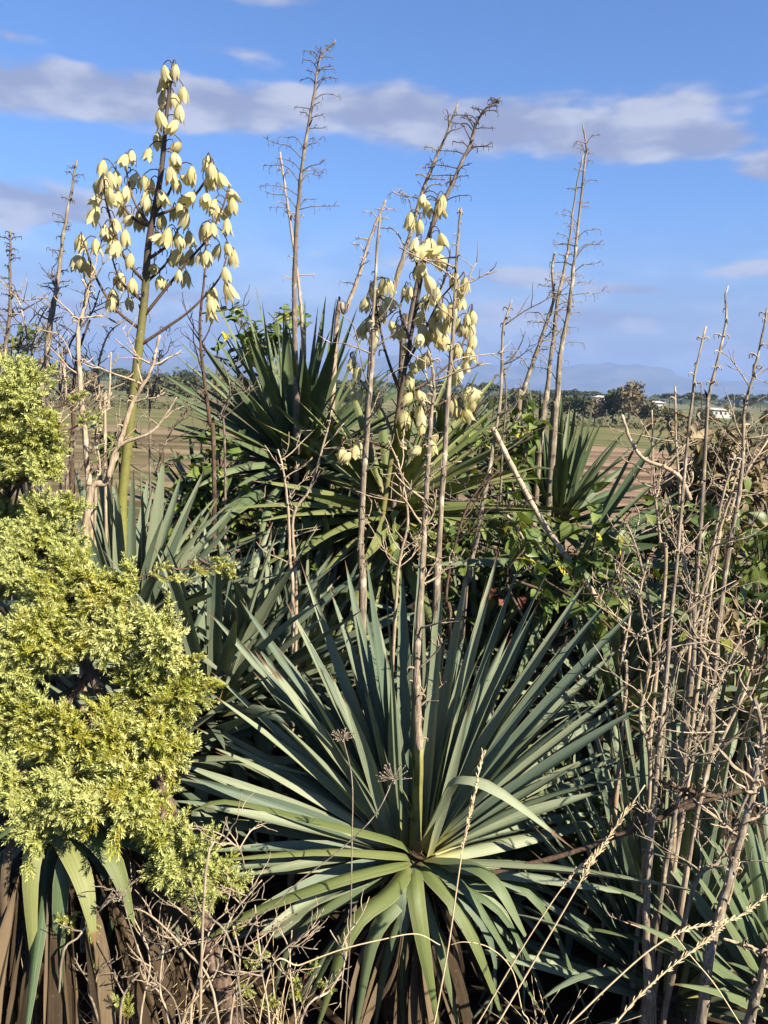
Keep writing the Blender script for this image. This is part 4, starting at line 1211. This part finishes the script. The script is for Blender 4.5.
def vine(name, label, cat, px, py, d, rx, ry, rd, nstem, nleaf, lsize, protos, seed, mat='twig_dark', group=None, upright=.3, nseg=6):
    """wandering stems inside an oval patch, leaves on short stalks along them"""
    g = random.Random(seed)
    c = P(px, py, d)
    sx = rx * d / F_PX; sz = ry * d / F_PX
    t = thing(name, label, cat, (c.x, c.y, gz(c.x, c.y)), group)
    allp = []
    for s in range(nstem):
        pts = []
        x0 = g.uniform(-.8, .8); y0 = g.uniform(-.9, .9)
        q = Vector((c.x + x0 * sx, c.y + y0 * rd, c.z - sz * 1.1))
        if s < 3:
            pts.append(Vector((c.x + x0 * sx * .4, c.y + y0 * rd, gz(c.x, c.y))))
        tgt = Vector((c.x + g.uniform(-1, 1) * sx, c.y + g.uniform(-1, 1) * rd, c.z + g.uniform(.2, 1.0) * sz * (1 - .4 * abs(x0))))
        for k in range(nseg):
            f = k / (nseg - 1)
            pts.append(q.lerp(tgt, f) + Vector((g.gauss(0, .16) * sx, g.gauss(0, .2) * rd, g.gauss(0, .13) * sz)))
        C = spline(pts, 26)
        v, f, u = tube(C, np.linspace(.0042, .0016, 26), 5, True, .1, g)
        mk('stem', v, f, M[mat], t, u, origin=C[0])
        allp.append([Vector(p) for p in C[(4 if s < 3 else 0):]])
    for i in range(nleaf):
        C = g.choice(allp)
        p = g.choice(C) + Vector((g.gauss(0, .006), g.gauss(0, .006), g.gauss(0, .006)))
        az = g.uniform(0, 6.28)
        # leaves turn their faces to the light
        if g.random() < .6: az = g.gauss(-math.pi / 2 + .3, .9)
        L = lsize * g.uniform(.6, 1.25)
        el = R(g.gauss(-18, 30))
        b = p + Vector((math.cos(az), math.sin(az), 0)) * L * .42 * math.cos(el) + Vector((0, 0, L * .42 * math.sin(el) + .1 * L))
        mw = Matrix.Translation(b) @ Matrix.Rotation(az, 4, 'Z') @ Matrix.Rotation(-el, 4, 'Y') @ Matrix.Rotation(g.gauss(0, .5), 4, 'X') @ Matrix.Scale(L, 4)
        link('leaf', g.choice(protos), t, mw)
    return t

VG = 'climbing vines in the thicket'
vine('climbing_vine', 'climbing vine with glossy heart-shaped leaves around the pale cane', 'vine', 565, 548, 2.28, 78, 56, .22, 14, 230, .05, HL, 501, group=VG)
vine('climbing_vine', 'vine with round leaves sprawling over the top of the dark yucca', 'vine', 256, 330, 3.35, 46, 34, .14, 12, 200, .046, HL, 502, 'twig_dark', VG)
vine('climbing_vine', 'dark vine with a few yellow leaves left of the dark yucca', 'vine', 200, 478, 2.8, 50, 62, .18, 16, 290, .05, HL, 503, group=VG)
vine('climbing_vine', 'vine leaves among the centre stalks below the cream flowers', 'vine', 440, 530, 2.5, 70, 56, .18, 14, 230, .046, HL, 504, group=VG)
vine('climbing_vine', 'vine leaves below the forked bare twig in the shaded middle', 'vine', 285, 525, 2.7, 70, 50, .15, 12, 190, .046, HL, 505, group=VG)
vine('climbing_vine', 'leafy vine behind the cream flowers at the centre', 'vine', 492, 448, 2.9, 46, 50, .15, 12, 200, .05, HL, 506, group=VG)
vine('climbing_vine', 'small dark vine patch beside the pale knotty stem in front of the field', 'vine', 112, 436, 2.6, 18, 24, .06, 3, 34, .05, HL, 507, group=VG)
vine('climbing_vine', 'low dark vine in the shade under the right side of the foreground fan', 'vine', 560, 800, 2.2, 80, 70, .2, 8, 110, .056, HL, 508, group=VG)
vine('evergreen_shrub', 'evergreen shrub with small bright leaves at the right edge behind the stalks', 'shrub', 738, 556, 2.3, 64, 84, .2, 18, 300, .058, OL, 510, upright=.6)
vine('evergreen_shrub', 'low evergreen shrub between the foreground fan and the dry stalks', 'shrub', 628, 588, 2.7, 56, 44, .2, 14, 220, .05, OL, 511)
vine('evergreen_shrub', 'dark evergreen shrub below the field, behind the arched dry branch', 'shrub', 640, 545, 3.2, 70, 50, .2, 16, 280, .056, OL, 516)
vine('dry_leaf_shrub', 'withered brown-leaved shrub against the sky at the right edge', 'shrub', 738, 452, 2.75, 64, 58, .22, 30, 300, .062, DL, 512, 'stalk_grey')
vine('dry_leaf_shrub', 'smaller withered shrub at the foot of the brown-leaved one', 'shrub', 705, 480, 2.9, 60, 44, .2, 18, 260, .055, DL, 515, 'stalk_grey')
vine('dry_leaf_shrub', 'tangle of withered leaves under the evergreen shrub behind the stalks', 'shrub', 725, 612, 2.2, 34, 22, .10, 7, 60, .05, DL, 513, 'stalk_grey')
vine('hazy_shrub', 'thin grey-green shrub behind the juniper top at the far left', 'shrub', 22, 345, 3.2, 40, 44, .15, 12, 160, .036, OL, 514, 'stalk_grey')
c0 = P(496, 590, 2.1)
for k, (px, py, a) in enumerate([(494, 590, 4.0), (501, 600, 5.2), (522, 598, 4.6)]):
    q = P(px, py, 2.12)
    o = link('fallen_leaf', RL, None, Matrix.Translation(q) @ Matrix.Rotation(a, 4, 'Z') @ Matrix.Rotation(R(35), 4, 'Y') @ Matrix.Scale(.03, 4))
    tag(o, ['rust-red dead leaf caught behind the foreground fan, largest of three', 'rust-red dead leaf just below the largest red leaf', 'small rust-red dead leaf right of the other two red leaves'][k], 'leaf', 'red dead leaves')

# ------------------------------------------------------------------ juniper
def sprig(g, p, d, L, tint):
    """one shoot: needles in whorls of three, as two-faced slivers"""
    V, F, A_ = [], [], []
    d = d.normalized()
    ax = d.orthogonal().normalized(); bx = d.cross(ax)
    k = max(5, int(L / .0042))
    for i in range(k):
        f = i / (k - 1)
        q = p + d * (L * f)
        for j in range(3):
            a = j * 2.094 + (i % 2) * 1.047 + g.uniform(-.3, .3)
            o = (ax * math.cos(a) + bx * math.sin(a))
            nd = (o * g.uniform(.75, 1.0) + d * (.45 + .8 * f)).normalized()
            ln = (.0170 - .004 * f) * g.uniform(.8, 1.2)
            sd_ = nd.cross(d).normalized() * .0017
            n0 = len(V)
            V += [q - sd_ * .8, q + sd_ * .8, q + nd * ln * .6 + sd_, q + nd * ln, q + nd * ln * .6 - sd_]
            F.append((n0, n0 + 1, n0 + 2, n0 + 3, n0 + 4))
            A_.append(min(.92, max(0, tint * .6 + .45 * f - .05 + g.gauss(0, .14))))
    return V, F, A_

def spray_mesh(seed, tint):
    g = random.Random(seed)
    V, F, A_ = [], [], []
    def add(r):
        o = len(V)
        V.extend(r[0]); F.extend([tuple(i + o for i in q) for q in r[1]]); A_.extend(r[2])
    ax = spline([(0, 0, 0), (.035, g.uniform(-.01, .01), g.uniform(-.006, .012)), (.075, g.uniform(-.015, .015), g.uniform(-.015, .02))], 8)
    v, f, u = tube(ax, np.linspace(.0016, .0008, 8), 4)
    add(([Vector(x) for x in v], f, [.99] * len(f)))
    for k in range(9):
        i = 1 + k * 6 // 8
        p = Vector(ax[i]); d = Vector(ax[min(7, i + 1)] - ax[i - 1]).normalized()
        a = g.uniform(0, 6.28)
        o = d.orthogonal().normalized(); b = d.cross(o)
        dr = d * g.uniform(.6, 1.1) + (o * math.cos(a) + b * math.sin(a)) * g.uniform(.5, .9)
        add(sprig(g, p, dr, g.uniform(.024, .042), tint))
    add(sprig(g, Vector(ax[7]), Vector(ax[7] - ax[5]), .034, tint))
    return V, F, A_
SPR = [spray_mesh(600 + i, t_) for i, t_ in enumerate([.12, .22, .32, .42, .95, 1.05, .85, .55])]
YEL, SIL, MIXED = [0, 1, 2], [4, 5, 6], [2, 3, 7, 6]
SPM = [mesh('spray', [tuple(v) for v in s[0]], s[1], M['needle'], None, False, s[2]) for s in SPR]

def juniper():
    g = random.Random(71)
    root = P(232, 1010, 1.62)
    base = Vector((root.x + .03, root.y + .06, 0))
    t = thing('juniper_bush', 'bushy juniper with silvery yellow-green needles filling the left side', 'juniper', base)
    blobs = [  # px, py, depth, rx, ry (pixels), rd (m)
        (30, 394, 1.85, 30, 24, .07), (10, 425, 1.85, 28, 28, .07), (54, 432, 1.85, 22, 26, .06), (36, 475, 1.82, 26, 24, .06), (60, 522, 1.8, 20, 30, .06), (8, 500, 1.92, 34, 40, .06),
        (40, 552, 1.77, 40, 22, .06), (8, 545, 1.78, 30, 24, .06), (22, 580, 1.7, 36, 22, .07), (84, 590, 1.66, 36, 24, .07), (126, 594, 1.64, 32, 20, .06), (116, 632, 1.62, 30, 24, .06), (162, 634, 1.64, 26, 28, .06), (50, 636, 1.58, 36, 24, .07), (8, 652, 1.56, 28, 26, .06),
        (148, 690, 1.62, 28, 20, .06), (180, 690, 1.6, 20, 20, .04), (18, 712, 1.54, 34, 22, .06), (68, 722, 1.5, 34, 22, .06), (114, 746, 1.5, 32, 20, .06), (160, 745, 1.54, 22, 22, .05), (24, 772, 1.48, 34, 22, .06),
        (74, 786, 1.46, 34, 22, .06), (124, 796, 1.46, 32, 24, .06), (164, 812, 1.5, 22, 24, .05), (44, 822, 1.46, 28, 14, .05), (190, 850, 1.5, 24, 28, .05), (214, 876, 1.5, 16, 20, .04),
        (20, 480, 1.98, 50, 60, .08), (70, 690, 1.74, 80, 80, .08), (80, 780, 1.62, 70, 50, .06), (215, 750, 1.6, 4, 4, .02)]
    tr = [base + Vector((0, 0, -.05)), P(226, 1000, 1.62), P(205, 930, 1.6), P(188, 870, 1.58), P(165, 800, 1.58), P(130, 730, 1.62), P(100, 690, 1.66), P(60, 600, 1.72), P(30, 480, 1.82), P(22, 400, 1.87)]
    C = spline(tr, 40)
    v, f, u = tube(C, np.linspace(.026, .006, 40), 9, True, .13, g)
    mk('trunk', v, f, M['jbark'], t, u, origin=base)
    spots = []
    for (px, py, d, rx, ry, rd) in blobs[:-1]:
        c = P(px, py, d)
        k = d / F_PX
        j = min(range(len(C)), key=lambda j: (Vector(C[j]) - c).length + (1 if j < 12 else 0))
        lc = spline([C[j], (Vector(C[j]) + c) * .5 + Vector((g.uniform(-.03, .03), .02, g.uniform(-.04, .02))), c], 10)
        v, f, u = tube(lc, np.linspace(.009, .004, 10), 6, True, .1, g)
        mk('branch', v, f, M['jbark'], t, u, origin=C[j])
        ncl = int(rx * ry / 215) + 3 if rx < 45 else int(rx * ry / 520)
        rx *= .93; ry *= .93
        pool = g.choice([YEL, YEL, YEL, SIL, SIL, MIXED])
        for _ in range(ncl):
            q = Vector((g.gauss(0, 1), g.gauss(0, 1), g.gauss(0, 1))).normalized()
            if q.y > .3: q.y = -q.y
            s = g.uniform(.6, 1.0)
            h = c + Vector((q.x * rx * k * s, q.y * rd * s, q.z * ry * k * s))
            lim = spline([c, c.lerp(h, .5) + Vector((0, 0, -.012)), h], 6)
            v, f, u = tube(lim, np.linspace(.004, .002, 6), 5, True, .1, g)
            mk('branchlet', v, f, M['jbark'], t, u, origin=c)
            main = (Vector((q.x, q.y * .8 - .15, q.z * .6 + .35))).normalized()
            for _ in range(g.choice([6, 7, 8, 9])):
                dr = (main + Vector((g.gauss(0, .5), g.gauss(0, .5), g.gauss(0, .45)))).normalized()
                spots.append((h - main * .02 + Vector((g.gauss(0, .008), g.gauss(0, .008), g.gauss(0, .008))), dr, h - main * .03, g.uniform(.5, .85), g.choice(pool if g.random() < .8 else MIXED)))
    # separate shoots reaching out
    for (px, py, d, dx, dz) in [(170, 572, 1.62, 1, .25), (190, 566, 1.62, 1, .1), (208, 563, 1.62, 1, -.1), (218, 566, 1.62, 1, -.35), (150, 574, 1.62, 1, .3), (185, 660, 1.6, 1, .3), (196, 690, 1.6, 1, .2), (80, 425, 1.8, 1, .3), (70, 400, 1.82, 1, .5), (92, 920, 1.45, .2, -1),
                                (98, 945, 1.45, .4, -1), (105, 968, 1.45, .2, -1), (78, 912, 1.45, -.5, .1), (230, 930, 1.55, .4, .3), (250, 945, 1.55, .7, .1), (244, 962, 1.55, .8, .4), (310, 975, 1.5, .3, .6), (318, 990, 1.5, .5, .4), (300, 1000, 1.5, -.2, .5), (125, 1016, 1.4, 0, .7), (235, 985, 1.55, .6, .2), (262, 1005, 1.5, .3, .3)]:
        p = P(px, py, d)
        for _ in range(2):
            spots.append((p + Vector((g.gauss(0, .006), g.gauss(0, .006), g.gauss(0, .006))), (Vector((dx, -.3, dz)) + Vector((g.gauss(0, .2), g.gauss(0, .2), g.gauss(0, .2)))).normalized(), p - Vector((dx, 0, dz)).normalized() * .05, .42, g.choice(MIXED)))
    spots.sort(key=lambda s: (s[0] - CAM).length)
    VV, FF, AA = [], [], []
    off = 0
    tw = []
    for i, (p, dr, c, s, k) in enumerate(spots):
        z = dr; x = z
        y = Vector((0, 0, 1)).cross(x)
        if y.length < .05: y = Vector((1, 0, 0))
        y.normalize(); zz = x.cross(y)
        mw = Matrix((x, y, zz)).transposed().to_4x4()
        mw = Matrix.Translation(p) @ mw @ Matrix.Rotation(g.uniform(0, 6.28), 4, 'X') @ Matrix.Scale(s, 4)
        if i < 300:
            link('spray', SPM[k], t, mw)
        else:
            a = np.array([tuple(v) for v in SPR[k][0]])
            mn = np.array(mw)
            a = a @ mn[:3, :3].T + mn[:3, 3]
            VV.append(a); FF += [tuple(q + off for q in f) for f in SPR[k][1]]; AA += SPR[k][2]
            off += len(a)
        tw.append(tube(spline([c.lerp(p, .15), c.lerp(p, .6) + Vector((0, 0, -.006)), p], 4), np.linspace(.0024, .0012, 4), 4, False))
    o = mk('foliage', np.vstack(VV), FF, M['needle'], t, None, False, None, AA)
    o['kind'] = 'stuff'
    v, f, u = join(tw)
    o = mk('fine_twigs', v, f, M['jbark'], t, u)
    o['kind'] = 'stuff'
juniper()

# ------------------------------------------------------------------ dry grasses, seed heads, twigs near the bottom
def grass_stem(label, pts, d, head, seed, r=.0016, hw=.009, group='dry grass stems in the foreground'):
    """head = (from, to) fraction along the stem that carries the seed head"""
    g = random.Random(seed)
    k = len(pts)
    W3 = [P(x, y, d[0] + (d[1] - d[0]) * i / (k - 1)) for i, (x, y) in enumerate(pts)]
    low = W3[0]
    e_ = low - W3[1]
    mid_ = low + e_ * .8
    b = Vector((mid_.x + e_.x * .7, mid_.y + .02, -.01))
    C = spline([b, mid_] + W3, 44)[4:]
    t = thing('dry_grass', label, 'grass', b, group)
    v, f, u = tube(C, np.linspace(r, r * .6, 40), 5)
    mk('stem', v, f, M['straw'], t, u, origin=b)
    if head:
        ps = []
        for i in range(120):
            s = head[0] + (head[1] - head[0]) * g.random() ** .8
            q = Vector(C[min(39, int(s * 39))]); dr = Vector(C[min(39, int(s * 39) + 1)] - C[max(0, int(s * 39) - 1)]).normalized()
            q = q + dr * g.uniform(-.01, .01)
            o = Vector((g.gauss(0, 1), g.gauss(0, 1), g.gauss(0, 1)))
            o = (o - dr * o.dot(dr)).normalized()
            tip = q + dr * hw * g.uniform(.5, 1.8) + o * hw * g.uniform(.1, .6)
            ps.append(tube([q, q.lerp(tip, .5), tip], [.0005, .0010, .0002], 3))
        v, f, u = join(ps)
        o = mk('seed_head', v, f, M['straw'], t, u, origin=b)
        o['kind'] = 'stuff'

grass_stem('upright dry grass with narrow seed head in front of the foreground yucca', [(436, 1015), (448, 950), (458, 880), (465, 835), (475, 790), (483, 752)], (1.3, 1.32), (.62, .99), 701, .0018, .010)
grass_stem('longer of the two crossing straw stems with a feathery head at lower right', [(500, 1020), (535, 960), (570, 900), (590, 865), (610, 835), (645, 785)], (1.25, 1.3), (.58, .95), 702, .0018, .012)
grass_stem('straw stem just left of the longer feathery one at lower right', [(480, 1020), (515, 960), (550, 905), (575, 872), (600, 850)], (1.27, 1.3), (.72, .97), 703, .0015, .009)
grass_stem('upper of two straw stems slanting to the right edge at the bottom', [(570, 1024), (610, 985), (650, 950), (685, 930), (735, 918), (772, 890)], (1.2, 1.25), (.62, .99), 704, .0017, .010)
grass_stem('lower of two straw stems slanting to the right edge at the bottom', [(610, 1030), (640, 995), (670, 968), (700, 945), (735, 915)], (1.18, 1.22), (.30, .95), 705, .0019, .011)
grass_stem('thin bare straw arching down to the right near the bottom edge', [(740, 1024), (715, 985), (690, 955), (674, 934)], (1.22, 1.22), None, 706, .0013)
grass_stem('thin arched straw bent over in front of the hanging leaves', [(522, 1010), (512, 970), (490, 948), (465, 942), (450, 945)], (1.35, 1.38), None, 707, .0012)
grass_stem('pale straw lying level below the folded front leaf', [(300, 965), (340, 950), (380, 940), (416, 934), (440, 945)], (1.4, 1.4), None, 708, .0016)

def umbel(label, x, y, pts, d, seed, size):
    g = random.Random(seed)
    W3 = [P(a, b, d) for a, b in pts] + [P(x, y, d)]
    base = Vector((W3[0].x, W3[0].y + .03, 0))
    C = spline([base] + W3, 30)
    t = thing('dead_umbel', label, 'seed head', base, 'dead flower heads on thin stems')
    v, f, u = tube(C, np.linspace(.0016, .0012, 30), 5)
    mk('stem', v, f, M['stalk'], t, u, origin=base)
    ps = []
    q = Vector(C[-1])
    for i in range(46):
        o = Vector((g.gauss(0, 1), g.gauss(0, 1), abs(g.gauss(0, .6)))).normalized()
        if o.x > .2 and g.random() < .5: continue
        tip = q + Vector((o.x * size, o.y * size, o.z * size * .7)) * g.uniform(.6, 1.1)
        ps.append(tube(spline([q, q.lerp(tip, .55) + Vector((0, 0, -.002)), tip], 5), np.linspace(.0007, .0007, 5), 3))
        ps.append(tube([tip, tip + o * .002, tip + o * .004], [.0006, .0017, .0005], 4))
    v, f, u = join(ps)
    o = mk('flower_head', v, f, M['stalk'], t, u, origin=q)
    o['kind'] = 'stuff'
umbel('greyish dead flower head in front of the heart of the foreground yucca', 394, 778, [(240, 960), (285, 895), (340, 850), (375, 815)], 1.42, 711, .032)
umbel('small dead flower head on a straight stem left of the yucca heart', 343, 738, [(345, 1020), (350, 940), (352, 840), (352, 780)], 1.42, 712, .022)
umbel('dead starry flower head beside the bottom left juniper twigs', 122, 897, [(180, 1020), (150, 975), (135, 940)], 1.36, 713, .018)

g = random.Random(720)
TWL = [([(170, 1030), (160, 990), (165, 940), (172, 915)], 'pale curved twig below the juniper trunk, nearest the bottom left'),
       ([(190, 1030), (198, 980), (210, 930), (235, 905)], 'dry twig leaning right beside the juniper trunk foot'),
       ([(60, 975), (80, 935), (110, 900), (150, 870)], 'thin arching twig in front of the hanging green leaves'),
       ([(140, 1030), (150, 960), (130, 910)], 'short crooked twig in the bottom left shade'),
       ([(230, 1030), (240, 960), (226, 905)], 'straight dry twig rising past the juniper trunk'),
       ([(200, 1030), (250, 985), (290, 945), (320, 930)], 'long dry twig slanting up right from the bottom'),
       ([(270, 1030), (262, 970), (255, 905)], 'upright thin brown twig left of the hanging leaves'),
       ([(296, 1030), (290, 970), (292, 930)], 'upright brown twig at the foot of the foreground yucca'),
       ([(100, 1030), (88, 990), (94, 970)], 'small broken twig at the bottom left edge'),
       ([(215, 1000), (185, 950), (150, 915), (120, 905)], 'bare twig spreading left from the juniper trunk'),
       ([(300, 1024), (330, 990), (345, 960), (330, 930)], 'curled dry twig right of the juniper foot'),
       ([(235, 960), (200, 915), (175, 908)], 'pale forked twig under the lowest juniper spray'),
       ([(205, 880), (225, 845), (240, 850), (245, 870)], 'small bent pale twig at the juniper edge beside the yucca leaves'),
       ([(180, 1030), (215, 975), (230, 920), (262, 880)], 'long bare twig crossing in front of the juniper trunk'),
       ([(120, 1030), (130, 985), (170, 950), (205, 938)], 'bowed bare twig low at the bottom left')]
for i, (pts, lab) in enumerate(TWL):
    stalk(lab, pts, 1.38, 1.45, .0030, .0012, 'twig' if i % 3 != 2 else 'stalk', None, None, (.3, .95, 5, .09), 'dry_twig', 'twig', 730 + i, 'dry twigs at the foot of the juniper', n=20)

def tuft(label, px, py, d, n, h, seed):
    g = random.Random(seed)
    c = P(px, py, d)
    c.z = 0
    t = thing('dry_grass_tuft', label, 'grass tuft', c, 'dry grass tufts along the bottom')
    ps = []
    for _ in range(n):
        a = g.uniform(0, 6.28); r_ = g.uniform(0, .07); L = h * g.uniform(.5, 1.1)
        b = c + Vector((r_ * math.cos(a), r_ * math.sin(a), 0)); a2 = g.uniform(0, 6.28); k = g.uniform(.1, .6)
        o = Vector((math.cos(a2), math.sin(a2), 0))
        ps.append(tube(spline([b, b + o * L * k * .3 + Vector((0, 0, L * .55)), b + o * L * k + Vector((0, 0, L * g.uniform(.6, 1.0)))], 8), np.linspace(.0012, .0005, 8), 3))
    v, f, u = join(ps)
    o = mk('grass_blades', v, f, M['straw'], t, u, origin=c)
    o['kind'] = 'stuff'
for i, (px, d, n, h, lab) in enumerate([(20, 1.45, 45, .42, 'dry grass tuft in the bottom left corner'), (120, 1.5, 45, .38, 'dry grass tuft under the hanging green leaves at bottom left'), (180, 1.55, 50, .36, 'dry grass tuft left of the juniper foot'),
                                        (275, 1.6, 45, .34, 'dry grass tuft between the juniper foot and the foreground yucca'), (560, 1.6, 40, .34, 'dry grass tuft in the shade at bottom right of centre')]):
    tuft(lab, px, 1000, d, n, h, 760 + i)

# litter on the ground: dead blades and straw nobody could count
def litter():
    g = random.Random(800)
    ps = []
    for _ in range(900):
        x = g.uniform(-2.4, 2.4); y = g.uniform(.9, 4.6)
        a = g.uniform(0, 6.28); L = g.uniform(.12, .42)
        z = .01 + g.uniform(0, .07)
        d = Vector((math.cos(a), math.sin(a), g.uniform(-.1, .15)))
        p = Vector((x, y, z))
        ps.append(blade(bez(p, p + d * L * .5 + Vector((0, 0, .03)), p + d * L, 5), g.uniform(.006, .03), (-d.y, d.x, g.uniform(-.4, .4)), .3, g.uniform(-1, 1), 5, (-1, 0, 1)))
    v, f, u = join(ps)
    o = mk('leaf_litter', v, f, M['dead'], None, u)
    tag(o, 'brown dead leaves and straw lying on the ground under the plants', 'leaf litter', None, 'stuff')
litter()
